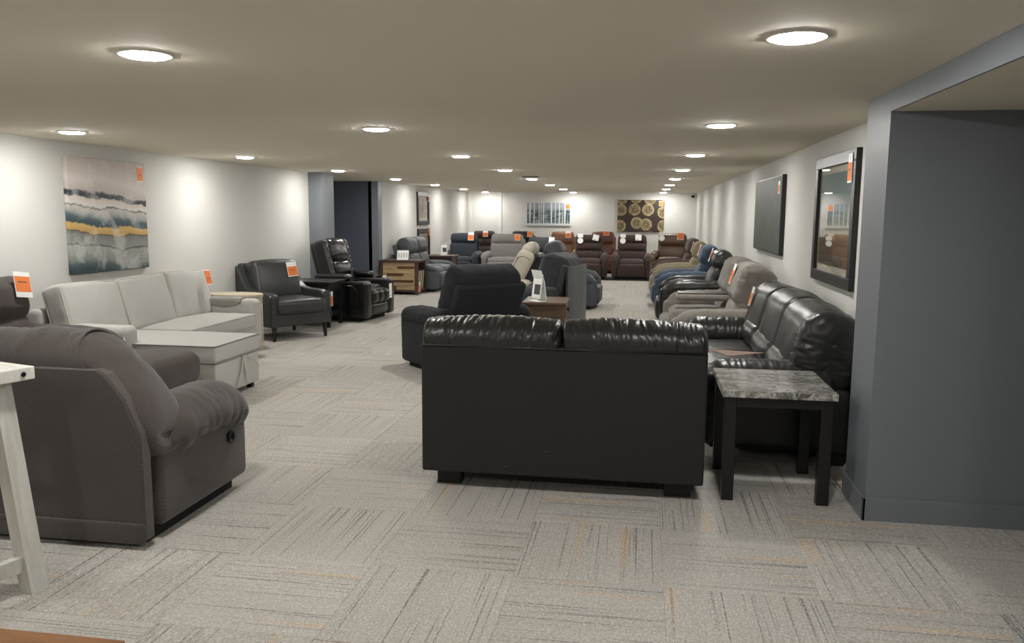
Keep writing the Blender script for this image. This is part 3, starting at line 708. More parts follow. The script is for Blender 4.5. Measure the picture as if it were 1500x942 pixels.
# ------------------------------------------------------------------ light grey chaise sofa
def loop_rr(x0, x1, y0, y1, z, r=.03, n=4):
    pts = []
    for (cx, cy, a0) in ((x1-r, y1-r, 0), (x0+r, y1-r, 90), (x0+r, y0+r, 180), (x1-r, y0+r, 270)):
        for i in range(n+1):
            a = radians(a0+90*i/n); pts.append((cx+r*cos(a), cy+r*sin(a), z))
    return pts+[pts[0], pts[1]]
def chaise_sofa():
    # local: front = -y (world +x), x to the right seen from the front = world +y direction reversed: rot 90 -> local x = world +y
    t = thing('chaise_sofa', 'light grey fabric sofa with chaise under the landscape canvas', 'sofa', (-4.58, 7.07, 0), 90)
    hw, D = 1.20, .95; g = M['lt_gray']
    # local x runs along world +y; local -y is world +x
    x0, x1 = -hw, hw
    for sx in (-1, 1):
        a = soft('arm', g, t, (.20, D-.06, .50), (sx*(hw-.10), .0, .385), (.05, .05, .06), (3, 6, 5), 3, (.006, .006, .004), disp=lump(.003, 9, sx))
        MB().tube([(sx*(hw-.002), -D/2+.035, .14), (sx*(hw-.002), -D/2+.035, .56)], .006, 6).build('piping', g, a, True)
        MB().box(sx*(hw-.10)-.03, sx*(hw-.10)+.03, -D/2+.06, -D/2+.12, 0, .135).build('leg', M['foot'], t)
        MB().box(sx*(hw-.10)-.03, sx*(hw-.10)+.03, D/2-.12, D/2-.06, 0, .135).build('leg', M['foot'], t)
    MB().add(rbox((2*hw-.38, D-.10, .22), .02, (1, 1, 1), 2), T(0, 0, .23)).build('base', g, t, True)
    MB().add(rbox((2*hw-.04, .14, .62), (.03, .05, .05), (4, 2, 4), 3), T(0, D/2-.07, .45)).build('back_frame', g, t, True)
    MB().box(-.30, hw-.20, -D/2+.03, -D/2+.05, .13, .34, .004).build('pull_out_panel', g, t)
    # right hand seat cushion
    c = soft('seat_cushion', g, t, (1.28, .74, .15), (.36, -.10, .415), (.035, .035, .035), (14, 10, 2), 3, (0, .006, .022), disp=lump(.004, 9, 2))
    MB().tube(loop_rr(-.28, 1.00, -.472, .268, .482, .03), .006, 6).build('piping', g, c, True)
    MB().tube(loop_rr(-.28, 1.00, -.472, .268, .347, .03), .005, 6).build('piping', g, c, True)
    # chaise on the other side: box, cushion, handle loop
    cx0, cx1, cy0 = -1.11, -.33, -1.18
    bx = MB().add(rbox((cx1-cx0-.03, .84, .29), .012, (1, 1, 1), 2), T((cx0+cx1)/2, cy0+.42+.012, .205)).build('chaise_box', g, t, True)
    for xx in (cx0+.07, cx1-.07): MB().box(xx-.025, xx+.025, cy0+.05, cy0+.10, 0, .07).build('leg', M['foot'], t)
    for xx in (cx0+.20, cx0+.24): pass
    c = soft('chaise_cushion', g, t, (cx1-cx0, 1.46, .14), ((cx0+cx1)/2, cy0+.73, .418), (.02, .02, .02), (10, 16, 2), 3, (0, 0, .022), disp=lump(.004, 8, 6))
    for z in (.486, .352): MB().tube(loop_rr(cx0, cx1, cy0, cy0+1.46, z, .02), .006, 6).build('piping', M['ltcloth'], c, True)
    # pull strap hanging from the cushion edge
    xm = (cx0+cx1)/2+.07
    s = MB()
    def ribbon(pts, wv):
        o = len(s.v); wv = Vector(wv)
        for p in pts:
            s.v.append(Vector(p)+wv); s.v.append(Vector(p)-wv)
        for i in range(len(pts)-1): s.f.append([o+2*i, o+2*i+1, o+2*i+3, o+2*i+2])
    ribbon([(xm+.02+.16*sin(a)*.9+.05, cy0-.006-.03*sin(a), .335-.035*(1-cos(2*a))-.06*sin(a)) for a in [pi*i/12 for i in range(13)]], (0, 0, .008))
    ribbon([(xm, cy0-.004, .345), (xm+.035, cy0-.012, .20), (xm+.05, cy0-.004, .11)], (.012, 0, 0))
    ribbon([(xm, cy0-.004, .345), (xm-.05, cy0-.010, .22), (xm-.12, cy0-.004, .09)], (.012, 0, 0))
    o = s.build('pull_strap', M['strap'], t); md = o.modifiers.new('solid', 'SOLIDIFY'); md.thickness = .002
    # three loose back cushions with piping
    for i, xc in enumerate((-.78, -.02, .71)):
        m = T(xc, .19, .70) @ RX(-radians(15)) @ RY(radians((1.5, -1, 2)[i]))
        w_, h_, d_ = .74, .50, .20
        c = MB().add(rbox((w_, d_, h_), (.04, .05, .04), (14, 4, 12), 4, (0, .035, .012)), m).build('back_cushion', g, t, True, lambda p, i=i: .006*nz(p, (7, 7, 7), i)+gather(.005, (7, 7, 22), i)(p)*max(0, min(1, (abs(p.x-xc)-.25)*8)))
        for yy in (-.085, .085):
            lp = loop_rr(-w_/2+.008, w_/2-.008, -h_/2+.008, h_/2-.008, yy, .04)
            MB().tube([m @ Vector((a, yy, b2)) for (a, b2, _) in lp], .006, 6).build('piping', M['strap'], c, True)
    return t
CH = chaise_sofa()
tag_on('orange price tag on the light grey chaise sofa cushion', CH, .90, -.005, .80, 15, 0, 4, w=.12, h=.16, kind='o')
# folded cloth tray cover on the far arm
m = MB(); prof = [(8.275, .645), (8.2, .650), (8.12, .650), (8.072, .644), (8.058, .615), (8.054, .575), (8.050, .555)]
for i in range(13):
    X_ = -4.68+.40*i/12; e = math.sin(pi*i/12)**.5
    for k, (Y_, Z_) in enumerate(prof): m.v.append(Vector((X_, Y_-.004*math.sin(i*1.3)*(k > 3), Z_+(.05*(1-e) if k > 4 else 0))))
for i in range(12):
    for k in range(6): m.f.append([i*7+k, i*7+k+1, (i+1)*7+k+1, (i+1)*7+k])
o = m.build('arm_cover', M['ltcloth'], None, True); md = o.modifiers.new('solid', 'SOLIDIFY'); md.thickness = .004
tagp(o, 'grey cloth flap draped over the light grey sofa arm', 'cloth')

# pale oval side table between chaise sofa and armchair
t = thing('side_table', 'pale oak side table with oval top beside the light grey sofa', 'table', (-4.62, 8.58, 0), 0)
m = MB().lathe([(.30, .610), (.335, .615), (.335, .640), (.330, .645)], 36)
for v in m.v: v.y *= .62
m.build('top', M['tan_wood'], t, True, sharp=30)
MB().box(.24, .28, -.12, .12, 0.03, .612, .004).build('leg', M['tan_wood'], t)
MB().box(-.28, -.24, -.12, .12, 0.03, .612, .004).build('leg', M['tan_wood'], t)
MB().box(-.29, .29, -.13, .13, 0, .03, .004).build('base', M['tan_wood'], t)

# ------------------------------------------------------------------ charcoal leather armchair
def armchair():
    t = thing('armchair', 'charcoal leather armchair with sloping arms and tapered legs', 'armchair', (-4.50, 9.60, 0), 57); L = M['char_lea']
    W, D = .86, .86
    for sx in (-1, 1):
        for sy in (-1, 1):
            MB().tube([(sx*.37, sy*.36, 0), (sx*.36, sy*.35, .19)], [.020, .032], 4).build('leg', M['foot'], t)
    MB().add(rbox((.84, .80, .17), (.03, .03, .03), (3, 3, 1), 3, (0, .01, 0)), T(0, 0, .265)).build('base', L, t, True)
    MB().tube([(-.41, -.402, .345), (.41, -.402, .345)], .006, 6).build('welt', L, t, True)
    c = soft('seat_cushion', L, t, (.70, .74, .17), (0, -.08, .42), (.05, .05, .05), (8, 8, 3), 4, (0, .012, .018), disp=lump(.005, 8))
    MB().tube(loop_rr(-.345, .345, -.445, .285, .485, .05), .005, 6).build('welt', L, c, True)
    MB().tube(loop_rr(-.345, .345, -.445, .285, .352, .05), .005, 6).build('welt', L, c, True)
    for sx in (-1, 1):
        prof = [(-.40, .18), (.40, .18), (.47, .88), (.42, .90), (.33, .82), (.24, .69), (.14, .625), (.0, .60), (-.28, .60), (-.36, .585), (-.40, .55)]
        a = MB().prism(prof, .11, T(sx*.375, 0, 0))
        a = a.build('arm', L, t, True, sharp=35); bv = a.modifiers.new('bevel', 'BEVEL'); bv.width = .018; bv.segments = 3; bv.limit_method = 'ANGLE'
        MB().tube([(sx*.43, -.402, .20), (sx*.43, -.402, .54), (sx*.405, -.405, .59), (sx*.35, -.405, .59), (sx*.322, -.402, .54), (sx*.322, -.402, .47)], .006, 6).build('welt', L, a, True)
    MB().add(rbox((.74, .12, .66), (.03, .04, .04), (3, 2, 4), 3), T(0, .39, .60) @ RX(-radians(10))).build('back_frame', L, t, True)
    m = T(0, .22, .70) @ RX(-radians(13))
    c = MB().add(rbox((.66, .22, .52), (.06, .08, .07), (14, 4, 14), 4, (0, .04, .02)), m).build('back_cushion', L, t, True, lambda p: gather(.008, (5, 8, 26))(p)*max(0, min(1, (abs(p.x)-.20)*9))+.006*nz(p, (6, 6, 6)))
    for sx in (-1, 1): MB().tube([m @ Vector((sx*.29, -.125, z)) for z in (-.22, -.1, .05, .18, .23)], .004, 5).build('seam', M['ltcloth'], c, True)
    return t
AC = armchair()
tag_on('orange and white price tag on the charcoal leather armchair back', AC, .20, .075, .755, 13, 0, -3, w=.15, h=.19, kind='ow')

# black end table beside the power recliner
t = thing('end_table', 'black wooden end table beside the black power recliner', 'table', (-4.50, 10.66, 0), 2)
MB().add(rbox((.62, .60, .035), .006, (1, 1, 1), 1), T(0, 0, .622)).build('top', M['dkblk'], t)
MB().box(-.26, .26, -.25, .25, .50, .605, .004).build('apron_box', M['dkblk'], t)
for sx in (-1, 1):
    for sy in (-1, 1): MB().box(sx*.25-.025, sx*.25+.025, sy*.24-.025, sy*.24+.025, 0, .605, .003).build('leg', M['dkblk'], t)
MB().box(-.25, .25, -.24, .24, .15, .175).build('shelf', M['dkblk'], t)
tag_on('orange price tag hanging from the black wooden end table corner', t, .285, -.215, .30, 0, 88, 0, w=.10, h=.20, kind='ow')

# black power recliner with console arms and diamond quilted wings
def power_recliner():
    t = thing('power_recliner', 'glossy black leather power recliner by the blue recess', 'recliner', (-4.30, 11.50, 0), 82); L = M['blk_gloss']
    MB().box(-.40, .40, -.34, .36, 0, .07).build('plinth', M['plinth'], t)
    MB().add(rbox((.86, .80, .30), .02, (1, 1, 1), 2), T(0, .02, .21)).build('base', L, t, True)
    for sx in (-1, 1):
        x = sx*.37
        a = soft('arm', L, t, (.18, .92, .54), (x, -.02, .33), (.035, .05, .05), (3, 6, 6), 3, (.006, .01, 0))
        soft('arm_pad', L, a, (.18, .56, .09), (x, .10, .645), (.05, .06, .04), (3, 6, 2), 4, (0, 0, .008))
        MB().lathe([(.045, 0), (.052, .005), (.052, .018), (.042, .018), (.040, .004)], 20, T(x, -.27, .597)).build('cup_holder', M['blkmetal'], a, True, sharp=40)
        pts = [(sx*.465, .30, .10), (sx*.465, .30, .47), (sx*.465, .24, .53), (sx*.465, -.26, .53), (sx*.465, -.33, .46), (sx*.465, -.33, .10)]
        MB().tube(pts, .007, 6).build('welt', L, a, True)
    MB().lathe([(.02, 0), (.03, .005), (.03, .022), (.02, .026)], 14, T(.37, -.36, .597)).build('power_button', M['card'], t, True)
    soft('seat_cushion', L, t, (.54, .62, .2), (0, -.10, .40), (.06, .09, .08), (9, 8, 3), 4, (0, .01, .03), disp=lambda p: .010*abs(math.cos(p.x*17))-.004)
    for i in range(3): soft('footrest_channel', L, t, (.178, .14, .22), (-.18+.18*i, -.43, .36), (.05, .06, .07), (4, 3, 4), 4, (0, .015, 0))
    soft('footrest_panel', L, t, (.54, .10, .17), (0, -.42, .175), (.03, .04, .04), (5, 2, 3), 3, (0, .012, 0))
    pre = T(0, .14, .42) @ RX(-radians(14))
    MB().add(rbox((.66, .12, .78), (.05, .04, .08), (3, 2, 4), 4), pre @ T(0, .15, .38)).build('back_panel', L, t, True)
    for sx in (-1, 1):
        wng = soft('wing', L, t, (.13, .22, .76), (sx*.285, .03, .40), (.045, .06, .08), (3, 4, 12), 4, pre=pre)
        for k in range(9):
            z = .10+k*.066
            for sg in (-1, 1):
                MB().tube([pre @ Vector((sx*.285-.03, -.082, z)), pre @ Vector((sx*.285+.03, -.082, z+sg*.055))], .004, 4).build('quilt_stitch', M['char_lea'], wng)
    for (a0, a1, th) in ((0, .22, .17), (.20, .44, .18)):
        soft('lumbar_cushion', L, t, (.44, th, a1-a0), (0, -.02, (a0+a1)/2), (.06, .07, .07), (7, 4, 5), 4, (0, .02, .01), pre=pre, disp=lump(.006, 9, a0))
    soft('head_cushion', L, t, (.44, .22, .36), (0, .0, .61), (.07, .10, .11), (12, 4, 8), 4, (0, .025, .01), pre=pre, disp=gather(.006, (8, 8, 14)))
    return t
PR = power_recliner()
tag_on('white tag hanging on the arm of the glossy black power recliner', PR, .30, -.492, .30, 0, 0, 0, w=.09, h=.22, kind='white')

# ------------------------------------------------------------------ reclaimed wood chest table, slate loveseat, dark end table
t = thing('chest_table', 'reclaimed plank end table with dark brown frame', 'table', (-4.65, 15.28, 0), 0)
W_, D_ = .76, .60
MB().add(rbox((W_+.04, D_+.04, .045), .005, (1, 1, 1), 1), T(0, 0, .652)).build('top', M['dkwood'], t)
for sx in (-1, 1):
    for sy in (-1, 1): MB().box(sx*(W_/2-.03)-.03, sx*(W_/2-.03)+.03, sy*(D_/2-.03)-.03, sy*(D_/2-.03)+.03, 0, .63, .003).build('post', M['dkwood'], t)
MB().box(-W_/2+.02, W_/2-.02, -D_/2+.02, D_/2-.02, .055, .10).build('bottom_rail', M['dkwood'], t)
MB().box(-W_/2+.03, W_/2-.03, D_/2-.05, D_/2-.03, .1, .63).build('rear_board', M['dkwood'], t)
MB().box(-W_/2+.02, W_/2-.06, -D_/2+.045, D_/2-.05, .10, .46).build('inner_box', M['dkwood'], t)
rows = [(.56, .63, [(0, 1, 0)]), (.505, .56, [(0, .46, 0), (.46, 1, 1)]), (.42, .505, [(0, 1, 0)]), (.37, .42, [(0, .12, 0), (.12, .64, 1), (.64, 1, 0)]), (.29, .37, [(0, .55, 0), (.55, 1, 0)]),
        (.245, .29, [(0, .33, 0), (.33, .95, 1), (.95, 1, 0)]), (.175, .245, [(0, 1, 0)]), (.10, .175, [(0, .42, 1), (.42, 1, 0)])]
for (z0, z1, seg) in rows:
    for (a, b2, dk) in seg:
        xa, xb = -W_/2+.062+a*(W_-.124), -W_/2+.062+b2*(W_-.124)
        MB().box(xa+.002, xb-.002, -D_/2+.012+random.uniform(-.004, .004), -D_/2+.04, z0+.002, z1-.002, .002).build('plank', M['wood_dk'] if dk else M['wood_lt'], t)
MB().box(W_/2-.04, W_/2-.02, -D_/2+.06, D_/2-.06, .44, .47).build('shelf_edge', M['dkwood'], t)
for k in range(3):
    MB().add(rbox((.012, .07, .37), .002, (1, 1, 1), 1), T(W_/2-.02, -.14+k*.14, .28) @ RX(radians(-18))).build('brace', M['tan_wood'], t)
tag_on('orange price tag on the side of the reclaimed plank end table', t, W_/2+.006, -.20, .06, 0, 90, 0, w=.10, h=.20, kind='ow')
t = thing('tent_card', 'white folded price card standing on the reclaimed plank table', 'card', (-4.62, 15.20, .676), 8)
MB().prism([(-.09, 0), (-.083, 0), (0, .165), (.083, 0), (.09, 0), (.004, .18), (-.004, .18)], .22, RZ(0)).build('card', M['card'], t)
for k in range(4):
    MB().add(rbox((.026, .002, .10), .0005, (1, 1, 1), 1), T(-.075+k*.05, -.052, .085) @ RX(-radians(26))).build('print_column', M['strap'], t)

GL = recliner('reclining_loveseat', 'slate grey suede reclining loveseat between two wooden end tables', -4.50, 16.42, 90, M['slate_lea'], W=1.60, D=1.02, H=1.07, n=2, aw=.10, ah=.56, tilt=15, style='split', q=1.5, cat='loveseat', pilt=.27, amp=.012, padh=.12)
t = thing('end_table', 'dark brown wooden end table beyond the slate grey loveseat', 'table', (-4.48, 17.72, 0), 0)
MB().add(rbox((.66, .64, .04), .005, (1, 1, 1), 1), T(0, 0, .625)).build('top', M['dkwood'], t)
MB().box(-.29, .29, -.28, .28, .44, .605, .003).build('drawer_box', M['dkwood'], t)
MB().box(-.22, .22, -.292, -.28, .47, .58, .003).build('drawer_front', M['dkwood'], t)
for sx in (-1, 1):
    for sy in (-1, 1): MB().box(sx*.27-.03, sx*.27+.03, sy*.26-.03, sy*.26+.03, 0, .605, .003).build('leg', M['dkwood'], t)
MB().box(-.27, .27, -.26, .26, .14, .165).build('shelf', M['dkwood'], t)
def brochure(label, x, y, z, rot, s=1.0, blue=False):
    t = thing('brochure_holder', label, 'brochure holder', (x, y, z), rot)
    MB().add(rbox((.17*s, .10*s, .012), .003, (1, 1, 1), 1), T(0, 0, .006)).build('base', M['card'], t)
    prof = [(.05*s, .012), (.058*s, .012), (.03*s, .20*s), (-.012*s, .31*s), (-.02*s, .31*s), (.018*s, .20*s)]
    MB().prism(prof, .165*s).build('back_plate', M['card'], t)
    tilt = radians(-8)
    MB().add(rbox((.15*s, .006, .24*s), .001, (1, 1, 1), 1), T(0, .0, .15*s) @ RX(tilt)).build('leaflet', M['card'], t)
    MB().add(rbox((.10*s, .004, .10*s), .001, (1, 1, 1), 1), T(0.01, -.007, .12*s) @ RX(tilt)).build('leaflet_picture', M['ink'], t)
    for k in range(3 if blue else 1):
        MB().add(rbox((.014*s if blue else .08*s, .004, .035*s), .001, (1, 1, 1), 1), T((-.03+.026*k)*s, .012, .245*s) @ RX(tilt)).build('emblem_bar', M['inkblue'] if blue else M['ink'], t)
    return t
brochure('white brochure holder on the dark brown wooden end table', -4.42, 17.68, .645, 40)

# ------------------------------------------------------------------ centre island
CR = recliner('swivel_recliner', 'charcoal plush recliner with its back to the black leather loveseat', -1.77, 8.05, 225, M['char_fab'], W=1.10, D=1.0, H=1.045, aw=.18, ah=.64, tilt=25, style='plain', q=2.6, headw=1.06, gat=.010, pilt=.34, padh=.16, amp=.010, seed=5.5, droop=.2)
t = thing('end_table', 'brown wooden end table with drawer between the dark recliners', 'table', (-1.09, 9.25, 0), 2)
MB().add(rbox((.50, .66, .03), .006, (1, 1, 1), 1), T(0, 0, .575)).build('top', M['wood_or'], t)
MB().box(-.225, .225, -.30, .30, .40, .56, .004).build('drawer_box', M['wood_or'], t)
MB().box(-.17, .13, -.306, -.30, .42, .54, .003).build('side_panel', M['wood_or'], t)
d = MB().box(.225, .235, -.22, .22, .415, .545, .003).build('drawer', M['wood_or'], t)
MB().tube([(.235, -.07, .485), (.265, -.06, .475), (.265, .06, .475), (.235, .07, .485)], .010, 6).build('handle', M['blkmetal'], d)
MB().box(-.24, .24, -.315, .315, .375, .40, .004).build('moulding', M['wood_or'], t)
MB().box(-.225, .225, -.30, .30, .06, .375, .004).build('cabinet_box', M['wood_or'], t)
for sx in (-1, 1):
    for sy in (-1, 1): MB().box(sx*.19-.03, sx*.19+.03, sy*.26-.03, sy*.26+.03, 0, .06).build('foot', M['wood_or'], t)
brochure('white brochure holder with blue emblem on the brown wooden end table', -1.17, 9.02, .590, -48, 1.15, True)
GN = recliner('reclining_chair', 'dark grey recliner with corduroy back beyond the brown end table', -1.36, 11.05, -106, M['dgray_fab'], W=.98, D=1.0, H=1.03, aw=.19, ah=.60, tilt=16, style='plain', q=2.2, pilt=.42, amp=.012, seed=8.1, gat=.012)
MB().add(rbox((.72, .03, .86), (.012, .012, .03), (3, 1, 3), 2), T(0, .50, .46)).build('outer_back', M['cord'], GN, True)
SL = recliner('reclining_chair', 'slate grey leather recliner standing back to back with the beige one', -1.2, 13.75, 88, M['slate_lea'], W=.96, D=1.0, H=1.10, aw=.16, ah=.62, tilt=27, style='head', q=1.6, pilt=.30, seed=2.2, shell=M['dgray_fab'])
BG = recliner('reclining_chair', 'beige leather recliner facing the left wall in the centre row', -2.03, 12.45, -92, M['beige'], W=.92, D=1.0, H=1.13, aw=.17, ah=.58, tilt=27, style='head', q=1.8, pilt=.18, seed=9.2, shell=M['dkblk'])
pb, Lb_, _ = BACKS[BG.name]
for sx in (-1, 1):
    soft('wing', M['beige'], BG, (.07, .26, Lb_*.86), (sx*.31, .03, Lb_*.43), (.03, .08, .10), (2, 5, 8), 4, (.006, .01, 0), pre=pb)
    MB().tube([pb @ Vector((sx*.347, -.085, z)) for z in (.02, .2, .4, .55)]+[pb @ Vector((sx*.347, .0, .62)), pb @ Vector((sx*.347, .10, .60))], .008, 6).build('piping', M['beige'], BG, True)
DG = recliner('reclining_chair', 'dark grey recliner with white tag behind the beige recliner', -2.12, 17.2, 8, M['dgray_fab'], W=.96, D=.95, H=1.07, style='split', q=1., seed=4.4)
tag_back('white paper tag on the dark grey recliner behind the beige one', DG, .18, 0.72, 4, w=.12, h=.17, kind='white')

# ------------------------------------------------------------------ back row facing the viewer
NV = recliner('reclining_chair', 'navy fabric recliner in the far corner by the dark end table', -4.56, 20.1, 0, M['navy'], W=.94, aw=.13, D=.98, H=1.07, style='head', q=1.3, seed=1.4, headw=1.06)
tag_back('orange and white price tag on the navy recliner', NV, .21, 0.69, 0, w=.15, h=.21, kind='ow')
DB = recliner('reclining_chair', 'dark brown recliner behind the navy recliner', -4.46, 22.3, 0, M['dkbrown'], W=.95, D=.95, H=1.09, style='three', seed=2.9)
tag_back('orange and white price tag on the dark brown recliner behind the navy one', DB, .06, 0.72, 0, w=.14, h=.17, kind='ow')
GL2 = recliner('reclining_chair', 'grey woven recliner in the back row beside the navy recliner', -3.44, 20.15, 0, M['mgray'], W=1.10, D=1.0, H=1.06, aw=.14, style='head', q=1.2, seed=6.1, pilt=.2, headw=1.04)
tag_back('orange price tag on the grey woven recliner', GL2, .28, 0.72, 0, w=.14, h=.16, kind='o')
BK = recliner('reclining_chair', 'black leather recliner behind the grey woven recliner', -3.36, 22.35, 0, M['blk_lea'], W=.96, D=.95, H=1.09, style='head', seed=3.7)
tag_back('orange price tag on the black leather recliner in the last row', BK, .22, 0.73, 0, w=.15, h=.17, kind='o')
TN = recliner('reclining_chair', 'tan leather recliner in the last row under the birch print', -2.22, 22.2, 0, M['tan_lea'], W=.96, D=.95, H=1.09, style='split', seed=7.3)
tag_back('orange and white price tag on the tan leather recliner', TN, .17, 0.72, 0, w=.15, h=.19, kind='ow')
RB = recliner('reclining_chair', 'red brown leather recliner in the last row behind the dark brown pair', -1.10, 22.1, 0, M['red_lea'], W=.96, D=.95, H=1.10, style='split', seed=7.9)
tag_back('orange price tag on the red brown leather recliner', RB, .10, 0.82, 0, w=.16, h=.12, kind='o')
B1 = recliner('lift_recliner', 'dark brown plush recliner beside the dark grey recliner in the centre row', -1.33, 20.15, 3, M['dkbrown'], W=.95, D=.98, H=1.06, style='three', q=1.3, seed=5.1, headw=1.1)
tag_back('white paper tag on the dark brown recliner nearer the centre row', B1, .15, 0.75, 12, w=.15, h=.15, kind='white')
tag_back('white round hang tag on the dark brown recliner nearer the centre row', B1, -.22, 0.63, 0, w=.15, h=.25, kind='round')
B2 = recliner('lift_recliner', 'dark brown plush recliner under the bronze dials print', -.27, 20.15, 0, M['dkbrown'], W=.97, D=.98, H=1.07, style='three', q=1.3, seed=5.9, headw=1.1)
tag_back('white paper tag on the dark brown recliner under the dials print', B2, .15, 0.76, 0, w=.15, h=.15, kind='white')
tag_back('white round hang tag on the dark brown recliner under the dials print', B2, -.23, 0.63, 0, w=.15, h=.25, kind='round')
B3 = recliner('reclining_chair', 'brown leather recliner in the corner under the security camera', .74, 21.6, -6, M['brn_lea'], W=1.02, D=1.0, H=1.08, style='split', q=1.3, seed=8.8, headw=1.06, pilt=.30)
tag_back('orange price tag on the brown leather recliner in the corner', B3, .21, 0.72, 0, w=.17, h=.19, kind='o')
tag_back('white round hang tag on the brown leather recliner in the corner', B3, -.27, 0.66, 0, w=.16, h=.25, kind='round')
t = MB().box(-1.05, .30, 19.44, 19.52, .006, .035, .006).build('cable_cover', M['plinth']); tagp(t, 'black cable cover strip on the carpet before the dark brown recliners', 'cable cover')

# ------------------------------------------------------------------ row along the right wall
GC = recliner('reclining_loveseat', 'grey chenille console loveseat beyond the long black leather sofa', .80, 9.16, -90, M['gray_fab'], W=2.36, D=1.12, H=1.07, n=2, aw=.28, ah=.64, tilt=17, style='bighead', cw=.36, q=2.2, cat='loveseat', pilt=.34, amp=.016, padh=.20, seed=2.5, gat=.016)
tag_back('orange and white price tag on the grey chenille loveseat', GC, .46, 0.60, 4, w=.17, h=.22, kind='ow')
BL = recliner('reclining_chair', 'black leather recliner between the grey loveseat and the blue recliner', .78, 11.95, -90, M['blk_lea'], W=1.10, D=1.12, H=1.07, aw=.20, ah=.66, tilt=17, style='head', q=1.5, amp=.012, seed=3.9, pilt=.26)
tag_back('orange price tag on the black leather recliner by the right wall', BL, -.03, 0.69, 0, w=.12, h=.20, kind='owb')
DBL = recliner('reclining_chair', 'denim blue plush recliner in the row along the right wall', .76, 14.2, -90, M['blue_fab'], W=1.06, D=1.16, H=1.06, aw=.20, ah=.62, tilt=17, style='split', q=1.4, amp=.012, seed=1.7, pilt=.28)
tag_back('orange and white price tag on the denim blue recliner', DBL, -.02, 0.66, 0, w=.13, h=.20, kind='owb')
OL = recliner('reclining_chair', 'olive beige plush recliner next to the denim blue recliner', .74, 16.1, -90, M['olive'], W=1.0, D=1.15, H=1.06, ah=.62, style='split', seed=4.9, q=1.2)
tag_back('orange and white price tag on the olive beige recliner', OL, .0, 0.66, 0, w=.13, h=.20, kind='owb')
BF = recliner('reclining_chair', 'dark brown plush recliner next to the olive beige recliner', .74, 17.9, -88, M['dkbrown'], W=1.0, D=1.1, H=1.07, style='split', seed=6.6, q=1.1)

# ------------------------------------------------------------------ whitewashed counter table at the left edge
def counter_table():
    t = thing('counter_table', 'whitewashed counter height table with splayed legs behind the brown sofa', 'table', (-2.85, 2.565, 0), -16); Wm = M['white_wood']
    hx, hy = .30, .42
    for k in range(3): MB().box(-hx+k*.2+.001, -hx+(k+1)*.2-.001, -hy, hy, .888, .941, .004).build('top_plank', Wm, t)
    for sx in (-1, 1):
        for sy in (-1, 1):
            lg = MB(); r_ = .037
            for (z, cx, cy) in ((0, sx*(hx+.0), sy*(hy-.07)), (.888, sx*(hx-.10), sy*(hy-.10))):
                for (a, b2) in ((-1, -1), (1, -1), (1, 1), (-1, 1)): lg.v.append(Vector((cx+a*r_, cy+b2*r_, z)))
            lg.f += [[3, 2, 1, 0], [4, 5, 6, 7]]+[[i, (i+1) % 4, 4+(i+1) % 4, 4+i] for i in range(4)]
            lg.build('leg', Wm, t)
            MB().lathe([(.009, 0), (.011, .003), (.006, .008), (.001, .009)], 12, T(sx*.26, sy*(hy), .915) @ RX(-pi/2*sy)).build('bolt', M['blkmetal'], t, True)
            MB().lathe([(.009, 0), (.011, .003), (.006, .008), (.001, .009)], 12, T(sx*hx, sy*(hy-.05), .915) @ RY(pi/2*sx)).build('bolt', M['blkmetal'], t, True)
    for sx in (-1, 1): MB().box(sx*(hx-.012)-.018, sx*(hx-.012)+.018, -hy+.10, hy-.10, .10, .165, .003).build('stretcher', Wm, t)
    for sy in (-1, 1):
        MB().box(-hx+.09, hx-.09, sy*(hy-.085)-.018, sy*(hy-.085)+.018, .46, .53, .003).build('stretcher', Wm, t)
        MB().box(-hx+.12, hx-.12, sy*(hy-.10)-.012, sy*(hy-.10)+.012, .81, .888, .002).build('apron', Wm, t)
    return t
counter_table()

# ------------------------------------------------------------------ pictures on the walls
def canvas(name, label, mat, loc, size, edge=None, tagl=None):
    o = MB().add(rbox(size, .004, (1, 1, 1), 1)).build(name, mat); o.location = loc; tagp(o, label, 'picture'); return o
canvas('canvas_print', 'large abstract landscape canvas with gold band above the light grey sofa', M['landscape'], (XL+.022, 7.05, 1.53), (.04, 1.14, 1.05))
hang_tag('orange price tag on the abstract landscape canvas', T(XL+.0425, 7.53, 1.87) @ RZ(pi/2), .10, .15, 'o')
canvas('canvas_print', 'birch grove canvas on the end wall', M['birch'], (-2.685, YB-.022, 1.575), (1.28, .04, .65))
hang_tag('orange price tag on the birch grove canvas', T(-2.14, YB-.0435, 1.72), .13, .15, 'o')
canvas('canvas_print', 'brown canvas of round bronze dials on the end wall', M['rounds'], (-.09, YB-.022, 1.545), (1.29, .04, .89))
hang_tag('orange price tag on the bronze dials canvas', T(.47, YB-.0435, 1.82), .13, .14, 'o')
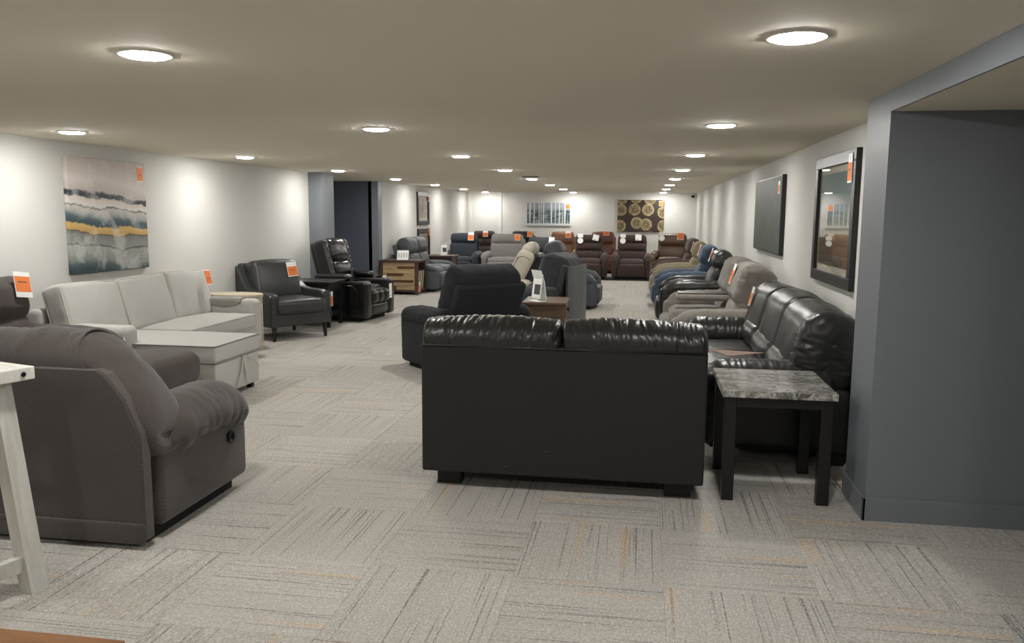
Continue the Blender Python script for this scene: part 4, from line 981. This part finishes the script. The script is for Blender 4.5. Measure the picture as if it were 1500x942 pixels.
t = thing('canvas_print', 'dark green black canvas on the right wall', 'picture', (XR-.025, 9.64, 1.58))
o = MB().add(rbox((.045, 1.98, .83), .004, (1, 1, 1), 1)).build('canvas_frame', M['blkframe'], t)
MB().box(-.0245, -.022, -.975, .975, -.40, .40).build('canvas_face', M['darkcanvas'], t)
hang_tag('small orange price tag on the dark green black canvas', T(XR-.0505, 8.80, 1.80) @ RZ(-pi/2), .10, .13, 'ow')

def framed(label, loc, yaw, w, h, fw, matw, pic, glass=True, dep=.04):
    t = thing('framed_print', label, 'picture', loc, yaw)      # local: faces -y
    for sz in (-1, 1): MB().box(-w/2, w/2, -dep, 0, sz*(h/2-fw/2)-fw/2, sz*(h/2-fw/2)+fw/2, .004).build('frame_rail', M['blkframe'], t)
    for sx in (-1, 1): MB().box(sx*(w/2-fw/2)-fw/2, sx*(w/2-fw/2)+fw/2, -dep, 0, -h/2+fw, h/2-fw, .004).build('frame_rail', M['blkframe'], t)
    MB().box(-w/2+fw, w/2-fw, -.012, -.004, -h/2+fw, h/2-fw).build('mat_board', M['mat_board'], t)
    iw, ih = w/2-fw-matw, h/2-fw-matw
    MB().box(-iw, iw, -.0145, -.012, -ih, ih).build('print', pic, t)
    if glass: MB().box(-w/2+fw, w/2-fw, -.0215, -.0195, -h/2+fw, h/2-fw).build('glass', M['glass'], t)
    return t
FR = framed('large black framed print behind glass above the long black sofa', (XR, 6.41, 1.545), -90, 1.28, .97, .085, .05, M['shore'])
hang_tag('pink orange price tag hanging on the large black framed print', T(XR-.043, 5.90, 1.80) @ RZ(-pi/2), .11, .20, 'ow')
framed('upper black framed sepia print on the left wall', (XL, 18.28, 1.685), 90, 1.0, .75, .10, .06, M['sepia'])
hang_tag('orange price tag on the upper framed sepia print', T(XL+.0435, 18.70, 1.86) @ RZ(pi/2), .14, .14, 'ow')
framed('lower black framed sepia print on the left wall', (XL, 18.30, .85), 90, 1.0, .75, .10, .06, M['sepia'])
hang_tag('orange price tag on the lower framed sepia print', T(XL+.0435, 18.72, 1.06) @ RZ(pi/2), .14, .14, 'o')
